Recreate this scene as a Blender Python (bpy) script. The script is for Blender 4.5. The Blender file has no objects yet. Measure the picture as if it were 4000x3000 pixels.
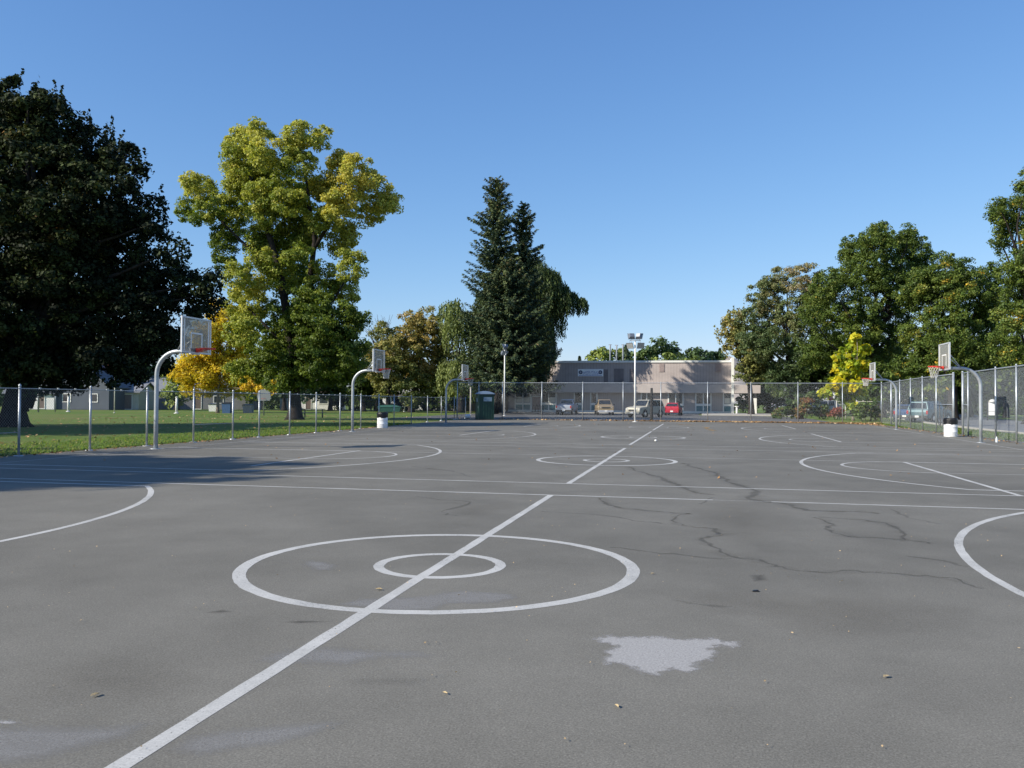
import bpy, math, random
import numpy as np
from mathutils import Vector, Matrix
PI = math.pi
R = math.radians
scn = bpy.context.scene
COL = scn.collection

# ------------------------------------------------------------------ camera (fitted to the court)
F = 3328.81
PITCH, ROLL, YAW = 0.0204201, 0.0067544, -0.2150118
CAM = np.array([2.3274, -7.5890, 1.5174])
FW = np.array([math.sin(YAW)*math.cos(PITCH), math.cos(YAW)*math.cos(PITCH), math.sin(PITCH)])
_r = np.array([math.cos(YAW), -math.sin(YAW), 0.0]); _u = np.cross(_r, FW)
RT = math.cos(ROLL)*_r + math.sin(ROLL)*_u
UP = -math.sin(ROLL)*_r + math.cos(ROLL)*_u
def ray(x, y): return FW + RT*(x-2000)/F + UP*(1500-y)/F
def G(x, y, z=0.0):
    d = ray(x, y); return CAM + d*(z-CAM[2])/d[2]
def PV(x, y, v):
    d = ray(x, y); return CAM + d*(v-CAM[1])/d[1]
def D(x, y, dd): return CAM + ray(x, y)*dd
cd = bpy.data.cameras.new('camera'); co = bpy.data.objects.new('camera', cd); COL.objects.link(co)
cd.sensor_width = 36.0; cd.lens = F/4000*36; cd.clip_start = 0.05; cd.clip_end = 6000
M = Matrix.Identity(4)
for i, a in enumerate((RT, UP, -FW)):
    for k in range(3): M[k][i] = a[k]
for k in range(3): M[k][3] = CAM[k]
co.matrix_world = M
scn.camera = co

# ------------------------------------------------------------------ light
SUN_EL = R(31.5)
SDIR = np.array([0.78, 0.62])                 # direction shadows fall
w = bpy.data.worlds.new("World"); scn.world = w; w.use_nodes = True
nt = w.node_tree
sky = nt.nodes.new('ShaderNodeTexSky'); sky.sky_type = 'NISHITA'; sky.sun_disc = False
sky.sun_elevation = SUN_EL
sky.sun_rotation = math.atan2(-SDIR[0], -SDIR[1])
sky.altitude = 300; sky.air_density = 1.0; sky.dust_density = 0.3; sky.ozone_density = 2.2
bg = nt.nodes['Background']; bg.inputs[1].default_value = 0.12
# deeper blue overhead and a softer glow at the horizon, as in the clear autumn sky of the photograph
sp = nt.nodes.new('ShaderNodeSeparateColor'); cb = nt.nodes.new('ShaderNodeCombineColor'); nt.links.new(sky.outputs[0], sp.inputs[0])
SS = 0.1697
for k, (ga, gk) in enumerate(((0.68, 0.06), (1.03, 0.45), (1.66, 0.836))):
    def mn(op, a, b):
        x = nt.nodes.new('ShaderNodeMath'); x.operation = op
        for i, v in enumerate((a, b)):
            if hasattr(v, 'is_linked'): nt.links.new(v, x.inputs[i])
            else: x.inputs[i].default_value = v
        return x.outputs[0]
    num = mn('MULTIPLY', sp.outputs[k], ga); den = mn('ADD', mn('MULTIPLY', sp.outputs[k], gk*SS), 1.0)
    nt.links.new(mn('DIVIDE', num, den), cb.inputs[k])
nt.links.new(cb.outputs[0], bg.inputs[0])
sl = bpy.data.lights.new('sun', 'SUN'); sl.energy = 4.6; sl.angle = R(0.53); sl.color = (1.0, 0.925, 0.80)
so = bpy.data.objects.new('sun', sl); COL.objects.link(so)
sv = Vector((SDIR[0]*math.cos(SUN_EL), SDIR[1]*math.cos(SUN_EL), -math.sin(SUN_EL)))
so.rotation_euler = sv.to_track_quat('-Z', 'Y').to_euler(); so.location = (-30, -30, 60)
scn.view_settings.view_transform = 'Standard'; scn.view_settings.look = 'None'
scn.view_settings.exposure = 0.5; scn.view_settings.gamma = 1.0
scn.view_settings.use_curve_mapping = False

# ------------------------------------------------------------------ materials
MATS = {}
def newmat(name):
    m = bpy.data.materials.new(name); m.use_nodes = True
    n = m.node_tree.nodes; b = n['Principled BSDF']
    return m, n, m.node_tree.links, b
def mat(name, col, rough=0.6, metal=0.0, var=0.12, scale=6.0, bump=0.0, spec=0.4, fine=0.0):
    """plain surface with a little mottling"""
    if name in MATS: return MATS[name]
    m, n, l, b = newmat(name)
    tc = n.new('ShaderNodeTexCoord'); no = n.new('ShaderNodeTexNoise')
    no.inputs['Scale'].default_value = scale; no.inputs['Detail'].default_value = 5
    l.new(tc.outputs['Object'], no.inputs['Vector'])
    r = n.new('ShaderNodeValToRGB')
    r.color_ramp.elements[0].position = 0.3; r.color_ramp.elements[1].position = 0.7
    r.color_ramp.elements[0].color = tuple(c*(1-var) for c in col)+(1,)
    r.color_ramp.elements[1].color = tuple(min(1, c*(1+var)) for c in col)+(1,)
    l.new(no.outputs['Fac'], r.inputs[0]); l.new(r.outputs[0], b.inputs['Base Color'])
    b.inputs['Roughness'].default_value = rough; b.inputs['Metallic'].default_value = metal
    b.inputs['Specular IOR Level'].default_value = spec
    if bump:
        bp = n.new('ShaderNodeBump'); bp.inputs['Strength'].default_value = bump; bp.inputs['Distance'].default_value = 0.02
        n2 = n.new('ShaderNodeTexNoise'); n2.inputs['Scale'].default_value = scale*6; n2.inputs['Detail'].default_value = 4
        l.new(tc.outputs['Object'], n2.inputs['Vector']); l.new(n2.outputs['Fac'], bp.inputs['Height'])
        l.new(bp.outputs[0], b.inputs['Normal'])
    MATS[name] = m; return m
def noise_node(n, l, vec, scale, detail=5, rough=0.6):
    x = n.new('ShaderNodeTexNoise'); x.inputs['Scale'].default_value = scale
    x.inputs['Detail'].default_value = detail; x.inputs['Roughness'].default_value = rough
    l.new(vec, x.inputs['Vector']); return x.outputs['Fac']
def ramp(n, l, fac, stops):
    r = n.new('ShaderNodeValToRGB'); e = r.color_ramp.elements
    while len(e) < len(stops): e.new(0.5)
    for k, (p, c) in enumerate(stops):
        e[k].position = p; e[k].color = (c[0], c[1], c[2], 1) if len(c) == 3 else c
    l.new(fac, r.inputs[0]); return r.outputs[0]
def mixc(n, l, fac, a, b, mode='MIX'):
    x = n.new('ShaderNodeMix'); x.data_type = 'RGBA'; x.blend_type = mode
    for s, v in ((x.inputs[0], fac), (x.inputs[6], a), (x.inputs[7], b)):
        if hasattr(v, 'is_linked'): l.new(v, s)
        elif isinstance(v, (int, float)): s.default_value = v
        else: s.default_value = tuple(v)+(1,) if len(v) == 3 else v
    return x.outputs[2]
def math_node(n, l, op, a, b=None, c=None, clamp=False):
    x = n.new('ShaderNodeMath'); x.operation = op; x.use_clamp = clamp
    for k, v in enumerate((a, b, c)):
        if v is None: continue
        if hasattr(v, 'is_linked'): l.new(v, x.inputs[k])
        else: x.inputs[k].default_value = v
    return x.outputs[0]

def asphalt_mat(name, lo, hi, seed=0.0):
    m, n, l, b = newmat(name)
    tc = n.new('ShaderNodeTexCoord'); mp = n.new('ShaderNodeMapping'); mp.inputs['Location'].default_value = (seed, seed*0.7, 0)
    l.new(tc.outputs['Object'], mp.inputs['Vector']); v = mp.outputs[0]
    big = noise_node(n, l, v, 0.16, 4, 0.55); mid = noise_node(n, l, v, 0.9, 6, 0.62); fine = noise_node(n, l, v, 95, 3, 0.8)
    vor = n.new('ShaderNodeTexVoronoi'); vor.inputs['Scale'].default_value = 120; l.new(v, vor.inputs['Vector'])
    f1 = math_node(n, l, 'MULTIPLY_ADD', big, 0.55, 0.0); f2 = math_node(n, l, 'MULTIPLY_ADD', mid, 0.45, f1)
    base = ramp(n, l, f2, [(0.36, lo), (0.62, hi)])
    sp = ramp(n, l, fine, [(0.3, (0.62,)*3), (0.5, (1.0,)*3), (0.72, (1.42,)*3)])
    base = mixc(n, l, 1.0, base, sp, 'MULTIPLY')
    stone = ramp(n, l, vor.outputs['Color'], [(0.0, (0.75,)*3), (0.6, (1.0,)*3), (1.0, (1.35,)*3)])
    base = mixc(n, l, 0.6, base, stone, 'MULTIPLY')
    l.new(base, b.inputs['Base Color'])
    b.inputs['Roughness'].default_value = 0.82; b.inputs['Specular IOR Level'].default_value = 0.25
    bp = n.new('ShaderNodeBump'); bp.inputs['Strength'].default_value = 0.25; bp.inputs['Distance'].default_value = 0.006
    l.new(fine, bp.inputs['Height']); l.new(bp.outputs[0], b.inputs['Normal'])
    MATS[name] = m; return m
def grass_mat(name, lo, hi, dry, dry_amt=0.5):
    m, n, l, b = newmat(name)
    tc = n.new('ShaderNodeTexCoord'); v = tc.outputs['Object']
    big = noise_node(n, l, v, 0.12, 4); mid = noise_node(n, l, v, 1.4, 5); fine = noise_node(n, l, v, 22, 3, 0.75)
    c = ramp(n, l, mid, [(0.3, lo), (0.7, hi)])
    dm = ramp(n, l, big, [(0.52-0.1*dry_amt, (0, 0, 0)), (0.72, (1, 1, 1))])
    dmx = math_node(n, l, 'MULTIPLY', dm, dry_amt)
    c = mixc(n, l, dmx, c, dry)
    sp = ramp(n, l, fine, [(0.3, (0.5,)*3), (0.7, (1.5,)*3)])
    c = mixc(n, l, 1.0, c, sp, 'MULTIPLY')
    l.new(c, b.inputs['Base Color']); b.inputs['Roughness'].default_value = 0.9; b.inputs['Specular IOR Level'].default_value = 0.15
    bp = n.new('ShaderNodeBump'); bp.inputs['Strength'].default_value = 0.8; bp.inputs['Distance'].default_value = 0.05
    l.new(fine, bp.inputs['Height']); l.new(bp.outputs[0], b.inputs['Normal'])
    MATS[name] = m; return m
def paint_mat():
    m, n, l, b = newmat('line_paint')
    tc = n.new('ShaderNodeTexCoord'); v = tc.outputs['Object']
    a = noise_node(n, l, v, 1.3, 6, 0.7); f = noise_node(n, l, v, 70, 3, 0.8)
    s = math_node(n, l, 'MULTIPLY_ADD', a, 0.5, math_node(n, l, 'MULTIPLY', f, 0.5))
    c = ramp(n, l, s, [(0.33, (0.17, 0.17, 0.165)), (0.44, (0.42, 0.415, 0.39)), (0.62, (0.57, 0.56, 0.525))])
    l.new(c, b.inputs['Base Color']); b.inputs['Roughness'].default_value = 0.75; b.inputs['Specular IOR Level'].default_value = 0.25
    chip = noise_node(n, l, v, 34, 4, 0.75); worn = noise_node(n, l, v, 0.55, 4, 0.6)
    x = math_node(n, l, 'MULTIPLY_ADD', worn, 0.42, chip); x = math_node(n, l, 'SUBTRACT', x, 0.50)
    l.new(math_node(n, l, 'MULTIPLY_ADD', x, 9.0, 0.12, clamp=True), b.inputs['Alpha'])
    MATS['line_paint'] = m; return m
def decal_mat(name, col, amax, gain, namp, nscale, col2=None):
    """a stain or crack lying on the asphalt: shape from the mesh's own edge distance, frayed by noise"""
    m, n, l, b = newmat(name)
    at = n.new('ShaderNodeAttribute'); at.attribute_name = 'edge'
    tc = n.new('ShaderNodeTexCoord')
    no = noise_node(n, l, tc.outputs['Object'], nscale, 6, 0.7)
    fine = noise_node(n, l, tc.outputs['Object'], 80, 3, 0.8)
    x = math_node(n, l, 'MULTIPLY_ADD', math_node(n, l, 'SUBTRACT', no, 0.5), namp, at.outputs['Fac'])
    x = math_node(n, l, 'MULTIPLY', x, gain, clamp=True)
    x = math_node(n, l, 'MULTIPLY', x, amax)
    c = ramp(n, l, fine, [(0.3, tuple(k*0.6 for k in col)), (0.7, tuple(k*1.3 for k in col))])
    l.new(c, b.inputs['Base Color']); b.inputs['Roughness'].default_value = 0.85; b.inputs['Specular IOR Level'].default_value = 0.2
    l.new(x, b.inputs['Alpha'])
    MATS[name] = m; return m
def chain_mat(name, col, pitch, wire):
    """woven wire: diagonal strands from the panel's own metre coordinates"""
    m, n, l, b = newmat(name)
    uv = n.new('ShaderNodeUVMap'); sx = n.new('ShaderNodeSeparateXYZ'); l.new(uv.outputs[0], sx.inputs[0])
    fs = []
    for op in ('ADD', 'SUBTRACT'):
        s = math_node(n, l, op, sx.outputs[0], sx.outputs[1])
        fr = math_node(n, l, 'FRACT', math_node(n, l, 'MULTIPLY_ADD', s, 1.0/pitch, 500.0))
        fs.append(math_node(n, l, 'LESS_THAN', math_node(n, l, 'ABSOLUTE', math_node(n, l, 'SUBTRACT', fr, 0.5)), wire/pitch/2*1.414))
    a = math_node(n, l, 'MAXIMUM', fs[0], fs[1])
    b.inputs['Base Color'].default_value = col+(1,); b.inputs['Roughness'].default_value = 0.5; b.inputs['Metallic'].default_value = 0.3
    l.new(a, b.inputs['Alpha'])
    MATS[name] = m; return m
def leaf_mat(name, stops, trans=0.3, rough=0.55, spec=0.3):
    """stops: ramp over the per-leaf 'hue' value"""
    m, n, l, b = newmat(name)
    at = n.new('ShaderNodeAttribute'); at.attribute_name = 'hue'
    c = ramp(n, l, at.outputs['Fac'], stops)
    at2 = n.new('ShaderNodeAttribute'); at2.attribute_name = 'tone'
    tn = ramp(n, l, at2.outputs['Fac'], [(0.0, (0.6,)*3), (1.0, (1.35,)*3)])
    c = mixc(n, l, 1.0, c, tn, 'MULTIPLY')
    l.new(c, b.inputs['Base Color']); b.inputs['Roughness'].default_value = rough; b.inputs['Specular IOR Level'].default_value = spec
    tr = n.new('ShaderNodeBsdfTranslucent'); tc = mixc(n, l, 1.0, c, (1.3, 1.25, 0.7), 'MULTIPLY'); l.new(tc, tr.inputs[0])
    mx = n.new('ShaderNodeMixShader'); mx.inputs[0].default_value = trans
    l.new(b.outputs[0], mx.inputs[1]); l.new(tr.outputs[0], mx.inputs[2])
    l.new(mx.outputs[0], n['Material Output'].inputs[0])
    MATS[name] = m; return m
def siding_mat(name, col, period, axis=0, dark=0.72):
    m, n, l, b = newmat(name)
    tc = n.new('ShaderNodeTexCoord'); sx = n.new('ShaderNodeSeparateXYZ'); l.new(tc.outputs['Object'], sx.inputs[0])
    fr = math_node(n, l, 'FRACT', math_node(n, l, 'MULTIPLY_ADD', sx.outputs[axis], 1/period, 100.0))
    g = ramp(n, l, fr, [(0.0, (dark,)*3), (0.10, (dark,)*3), (0.16, (1,)*3), (1.0, (1,)*3)])
    no = noise_node(n, l, tc.outputs['Object'], 0.8, 6)
    base = ramp(n, l, no, [(0.3, tuple(c*0.88 for c in col)), (0.7, tuple(c*1.1 for c in col))])
    l.new(mixc(n, l, 1.0, base, g, 'MULTIPLY'), b.inputs['Base Color'])
    b.inputs['Roughness'].default_value = 0.75; b.inputs['Specular IOR Level'].default_value = 0.25
    MATS[name] = m; return m
def glass_mat(name, col=(0.02, 0.025, 0.03), rough=0.05):
    m, n, l, b = newmat(name)
    b.inputs['Base Color'].default_value = col+(1,); b.inputs['Roughness'].default_value = rough
    b.inputs['Specular IOR Level'].default_value = 0.7
    MATS[name] = m; return m
def clear_mat(name, a, col):
    m, n, l, b = newmat(name)
    tc = n.new('ShaderNodeTexCoord'); f = noise_node(n, l, tc.outputs['Object'], 5, 4)
    x = math_node(n, l, 'MULTIPLY_ADD', f, 0.02, a-0.01)
    b.inputs['Base Color'].default_value = col+(1,); b.inputs['Roughness'].default_value = 0.25
    l.new(x, b.inputs['Alpha']); MATS[name] = m; return m

ASPH = asphalt_mat('court_asphalt', (0.132, 0.125, 0.105), (0.196, 0.186, 0.158))
ASPH2 = asphalt_mat('parking_asphalt', (0.095, 0.094, 0.092), (0.14, 0.139, 0.136), 13.0)
ROADM = asphalt_mat('road_asphalt', (0.13, 0.135, 0.145), (0.19, 0.195, 0.205), 31.0)
LAWN = grass_mat('lawn_grass', (0.086, 0.146, 0.024), (0.155, 0.238, 0.042), (0.24, 0.20, 0.08), 0.75)
PAINT = paint_mat()
GALV = mat('galvanised_steel', (0.42, 0.45, 0.47), 0.42, 0.55, 0.18, 9, spec=0.5)
GALVD = mat('dull_galvanised', (0.30, 0.32, 0.34), 0.5, 0.5, 0.2, 9)
WHITEP = mat('white_paint', (0.74, 0.74, 0.71), 0.45, 0, 0.06, 5)
CHAIN = chain_mat('chain_link', (0.20, 0.215, 0.225), 0.085, 0.0044)
CHAIN3 = chain_mat('chain_link_far', (0.36, 0.385, 0.40), 0.085, 0.0025)
CHAIN2 = chain_mat('chain_link_tall', (0.42, 0.46, 0.49), 0.07, 0.0072)
REDM = mat('rim_red', (0.62, 0.045, 0.03), 0.4, 0, 0.15, 12)
NETM = mat('net_cord', (0.62, 0.61, 0.58), 0.9, 0, 0.1, 30)
BARK = mat('bark_grey', (0.075, 0.062, 0.05), 0.95, 0, 0.4, 5, 0.8, 0.1)
BARKD = mat('bark_dark', (0.035, 0.03, 0.027), 0.95, 0, 0.4, 5, 0.8, 0.1)
BARKL = mat('bark_pale', (0.22, 0.19, 0.15), 0.95, 0, 0.3, 6, 0.6, 0.1)
BLACK = mat('black_plastic', (0.012, 0.012, 0.014), 0.35, 0, 0.3, 8)
RUBBER = mat('tyre_rubber', (0.018, 0.018, 0.019), 0.8, 0, 0.2, 10)
CHROME = mat('bright_trim', (0.6, 0.61, 0.62), 0.25, 0.8, 0.05, 8)
CGLASS = glass_mat('car_glass')
WGLASS = glass_mat('window_glass', (0.03, 0.04, 0.045), 0.08)
CONCRETE = mat('concrete', (0.40, 0.38, 0.35), 0.85, 0, 0.12, 2.5, 0.3, 0.2)

# ------------------------------------------------------------------ mesh builder
class MB:
    def __init__(s): s.v = []; s.f = []; s.smooth = []; s.uv = None
    def quad(s, a, b, c, d, sm=False):
        i = len(s.v); s.v += [tuple(a), tuple(b), tuple(c), tuple(d)]; s.f.append((i, i+1, i+2, i+3)); s.smooth.append(sm); return s
    def poly(s, pts, sm=False):
        i = len(s.v); s.v += [tuple(p) for p in pts]; s.f.append(tuple(range(i, i+len(pts)))); s.smooth.append(sm); return s
    def box(s, c, d, rz=0.0, taper=1.0):
        cx, cy, cz = c; hx, hy, hz = d[0]/2, d[1]/2, d[2]/2
        i = len(s.v); ca, sa = math.cos(rz), math.sin(rz)
        for z, t in ((-hz, 1.0), (hz, taper)):
            for x, y in ((-hx, -hy), (hx, -hy), (hx, hy), (-hx, hy)):
                x *= t; y *= t
                s.v.append((cx+x*ca-y*sa, cy+x*sa+y*ca, cz+z))
        for q in ((0, 3, 2, 1), (4, 5, 6, 7), (0, 1, 5, 4), (1, 2, 6, 5), (2, 3, 7, 6), (3, 0, 4, 7)):
            s.f.append(tuple(i+k for k in q)); s.smooth.append(False)
        return s
    def hexa(s, b, t):
        """8-corner solid from a bottom and a top quad"""
        i = len(s.v); s.v += [tuple(p) for p in b]+[tuple(p) for p in t]
        for q in ((0, 3, 2, 1), (4, 5, 6, 7), (0, 1, 5, 4), (1, 2, 6, 5), (2, 3, 7, 6), (3, 0, 4, 7)):
            s.f.append(tuple(i+k for k in q)); s.smooth.append(False)
        return s
    def prism(s, pts2, y0, y1, to=None):
        """side profile (x,z) pulled from y0 to y1"""
        n = len(pts2); i = len(s.v)
        for y in (y0, y1):
            for (x, z) in pts2: s.v.append((x, y, z))
        s.f.append(tuple(range(i, i+n))); s.f.append(tuple(range(i+2*n-1, i+n-1, -1)))
        s.smooth += [False, False]
        for k in range(n):
            k2 = (k+1) % n; s.f.append((i+k, i+n+k, i+n+k2, i+k2)); s.smooth.append(False)
        return s
    def tube(s, pts, rad, seg=10, cap=True, closed=False):
        pts = [np.array(p, float) for p in pts]; n = len(pts)
        if not hasattr(rad, '__len__'): rad = [rad]*n
        i0 = len(s.v); up = None
        for k in range(n):
            if closed: t = pts[(k+1) % n]-pts[k-1]
            else: t = pts[min(k+1, n-1)]-pts[max(k-1, 0)]
            t = t/(np.linalg.norm(t)+1e-9)
            if up is None:
                a = np.array([0, 0, 1.0]) if abs(t[2]) < 0.9 else np.array([1.0, 0, 0])
                up = a
            x = up-np.dot(up, t)*t; x /= (np.linalg.norm(x)+1e-9); y = np.cross(t, x); up = x
            for j in range(seg):
                a = 2*PI*j/seg; p = pts[k]+rad[k]*(math.cos(a)*x+math.sin(a)*y); s.v.append(tuple(p))
        rng = n if closed else n-1
        for k in range(rng):
            k2 = (k+1) % n
            for j in range(seg):
                j2 = (j+1) % seg
                s.f.append((i0+k*seg+j, i0+k*seg+j2, i0+k2*seg+j2, i0+k2*seg+j)); s.smooth.append(True)
        if cap and not closed:
            s.f.append(tuple(i0+j for j in range(seg-1, -1, -1))); s.f.append(tuple(i0+(n-1)*seg+j for j in range(seg))); s.smooth += [False, False]
        return s
    def lathe(s, c, prof, seg=24, cap=True):
        """prof: list of (r,z)"""
        i0 = len(s.v)
        for r, z in prof:
            for j in range(seg):
                a = 2*PI*j/seg; s.v.append((c[0]+r*math.cos(a), c[1]+r*math.sin(a), c[2]+z))
        for k in range(len(prof)-1):
            for j in range(seg):
                j2 = (j+1) % seg
                s.f.append((i0+k*seg+j, i0+k*seg+j2, i0+(k+1)*seg+j2, i0+(k+1)*seg+j)); s.smooth.append(True)
        if cap:
            s.f.append(tuple(i0+j for j in range(seg-1, -1, -1))); s.f.append(tuple(i0+(len(prof)-1)*seg+j for j in range(seg))); s.smooth += [False, False]
        return s
    def disc_y(s, c, r, y0, y1, seg=18, r2=None):
        """short cylinder along y"""
        r2 = r2 or r
        return s.tube([(c[0], y0, c[1]), (c[0], y1, c[1])], [r, r2], seg)
    def build(s, name, m, parent=None, off=None):
        me = bpy.data.meshes.new(name)
        vs = s.v if off is None else [(a-off[0], b-off[1], c-off[2]) for a, b, c in s.v]
        me.from_pydata(vs, [], s.f); me.polygons.foreach_set('use_smooth', s.smooth)
        if s.uv is not None:
            ul = me.uv_layers.new(name='UVMap'); ul.data.foreach_set('uv', np.array(s.uv, np.float32).ravel())
        me.materials.append(m); me.update()
        o = bpy.data.objects.new(name, me); COL.objects.link(o)
        if parent is not None: o.parent = parent
        return o
def thing(name, label, cat, loc=(0, 0, 0), rz=0.0, group=None):
    o = bpy.data.objects.new(name, None); COL.objects.link(o); o.empty_display_size = 0.3
    o.location = tuple(float(k) for k in loc); o.rotation_euler = (0, 0, rz); o['label'] = label; o['category'] = cat
    if group: o['group'] = group
    return o
def tag(o, label, cat, group=None):
    o['label'] = label; o['category'] = cat
    if group: o['group'] = group
    return o
def struct(o, label=None):
    o['kind'] = 'structure'
    if label: o['label'] = label
    return o
def kids(o): return [c for c in bpy.data.objects if c.parent == o]
def dup(root, loc, rz, label, skip=()):
    r = root.copy(); COL.objects.link(r); r.location = tuple(float(k) for k in loc); r.rotation_euler = (0, 0, rz); r['label'] = label
    for ch in kids(root):
        if ch.name.split('.')[0] in skip: continue
        c = ch.copy(); COL.objects.link(c); c.parent = r
        for g in kids(ch):
            d = g.copy(); COL.objects.link(d); d.parent = c
    return r

# ------------------------------------------------------------------ ground
def sheet(name, pts, z, m, label=None):
    o = MB().poly([(x, y, z) for x, y in pts]).build(name, m); return struct(o, label)
sheet('lawn', [(-900, -300), (900, -300), (900, 1500), (-900, 1500)], -0.03, LAWN, 'green park lawn reaching back to the houses')
c_court = [(-15.3, -40), (15.6, -40), (15.6, 30), (15.35, 45), (15.9, 61.6), (-17.0, 61.6), (-16.7, 52), (-15.5, 36), (-15.3, 30)]
sheet('court_surface', c_court, 0.0, ASPH, 'worn grey asphalt of the basketball courts')
sheet('parking_lot', [(-24, 62.4), (12.5, 62.4), (13.0, 66), (13.3, 88), (9, 97.5), (2.6, 97.5), (2.2, 108.5), (-25, 108.5)], -0.008, ASPH2, 'asphalt lot in front of the flat roofed building')
sheet('street', [(18.2, -60), (29.5, -60), (29.5, 20), (30.3, 60), (33.5, 95), (60, 200), (52, 200), (24, 100), (20.4, 66), (19.2, 50), (18.2, 20)], -0.012, ROADM, 'street running past behind the tall fence')
sheet('footpath', [(15.75, 20), (16.9, 20), (17.0, 45), (17.6, 61), (16.4, 61), (15.9, 45)], -0.018, mat('path_dirt', (0.20, 0.18, 0.15), 0.95, 0, 0.2, 1.2, 0.4, 0.1))
# kerbs
kb = MB()
kerb = [(18.05, -60), (18.05, 20), (19.05, 50), (20.25, 66), (23.8, 100)]
for a, b in zip(kerb[:-1], kerb[1:]):
    kb.hexa([(a[0], a[1], -0.03), (a[0]+.15, a[1], -0.03), (b[0]+.15, b[1], -0.03), (b[0], b[1], -0.03)], [(a[0], a[1], .09), (a[0]+.15, a[1], .09), (b[0]+.15, b[1], .09), (b[0], b[1], .09)])
struct(kb.build('kerb', CONCRETE))
wk = MB().hexa([(2.8, 97.7, -.03), (9.0, 97.7, -.03), (13.2, 99.6, -.03), (13.2, 113, -.03)][0:0] or [(2.8, 97.7, -.03), (13.4, 97.7, -.03), (13.4, 112.6, -.03), (2.8, 112.6, -.03)], [(2.8, 97.7, .10), (13.4, 97.7, .10), (13.4, 112.6, .10), (2.8, 112.6, .10)])
struct(wk.build('walkway', CONCRETE), 'pale concrete walkway under the canopy')
wk2 = MB().hexa([(-27, 108.7, -.03), (2.6, 108.7, -.03), (2.6, 113.9, -.03), (-27, 113.9, -.03)], [(-27, 108.7, .08), (2.6, 108.7, .08), (2.6, 113.9, .08), (-27, 113.9, .08)])
struct(wk2.build('walkway', CONCRETE), 'concrete walk along the front of the building')
# strips of bare soil beside the courts
DIRT = mat('bare_soil', (0.17, 0.135, 0.095), 0.95, 0, 0.25, 1.5, 0.5, 0.1)
def wavy(x0, x1, ya, yb, amp, n=90, seed=1, z=0.0):
    rg = random.Random(seed); top = []; bot = []
    for k in range(n+1):
        t = k/n; x = x0+(x1-x0)*t
        top.append((x, yb+rg.uniform(-amp, amp), z)); bot.append((x, ya+rg.uniform(-amp, amp), z))
    m = MB()
    for k in range(n): m.quad(bot[k], bot[k+1], top[k+1], top[k])
    return m
struct(wavy(-16.8, 15.9, 61.35, 62.7, .16, z=0.004).build('soil_strip', DIRT))
me = MB(); rg = random.Random(4); prev = None
for k in range(150):
    v = 6+k*0.4; u = -15.2 if v < 32 else -15.2-(v-32)*0.055
    cur = ((u-0.28+rg.uniform(-.08, .08), v, -0.012), (u+0.02+rg.uniform(-.05, .04), v, -0.012+0.016))
    if prev: me.quad(prev[0], prev[1], cur[1], cur[0])
    prev = cur
struct(me.build('soil_edge', mat('dry_edge', (0.25, 0.20, 0.12), 0.95, 0, 0.3, 2.5, 0.4, 0.1)))

# ------------------------------------------------------------------ court lines
ZL = [0.0014]
def zn(): ZL[0] += 0.00007; return ZL[0]
def stripe(m, pts, wd, z, closed=False, wob=0.004, seed=0):
    rg = random.Random(seed+len(pts)); P = [np.array(p, float) for p in pts]; n = len(P); L = []; Rr = []
    for k in range(n):
        t = (P[(k+1) % n]-P[k-1]) if closed else (P[min(k+1, n-1)]-P[max(k-1, 0)])
        t = t/np.linalg.norm(t); nn = np.array([-t[1], t[0]])
        a = P[k]+nn*(wd/2+rg.uniform(-wob, wob)); b = P[k]-nn*(wd/2+rg.uniform(-wob, wob))
        L.append((a[0], a[1], z)); Rr.append((b[0], b[1], z))
    for k in range(n if closed else n-1):
        k2 = (k+1) % n; m.quad(Rr[k], Rr[k2], L[k2], L[k])
def seg(a, b, n=40): return [(a[0]+(b[0]-a[0])*k/n, a[1]+(b[1]-a[1])*k/n) for k in range(n+1)]
def arc(c, r, a0, a1, n=60): return [(c[0]+r*math.cos(a0+(a1-a0)*k/n), c[1]+r*math.sin(a0+(a1-a0)*k/n)) for k in range(n+1)]
CC = [0.0, 14.61, 29.68, 44.9]
courts = [ # centre v, near, far, (left 3pt centre shift), lane lines spanning
 dict(c=0.0, near=None, far=6.11), dict(c=14.61, near=8.11, far=20.75), dict(c=29.68, near=22.92, far=37.3), dict(c=44.9, near=39.4, far=53.6)]
def bl(v): return -13.55-(v-10)*0.012           # left base line
def br(v): return 13.0+(v-24)*0.032             # right base line
def threept(c, side, near, far, hw=5.6, r=8.3, apex=4.88):
    cx = apex+r; a = math.asin(hw/r)
    pts = [(cx-r*math.cos(t), c+r*math.sin(t)) for t in np.linspace(-a, a, 70)]
    lim = br(c) if side > 0 else -bl(c)
    pts = seg((lim, c-hw), pts[0], 20)[:-1]+pts+seg(pts[-1], (lim, c+hw), 20)[1:]
    return [(side*x, y) for x, y in pts]
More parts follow.
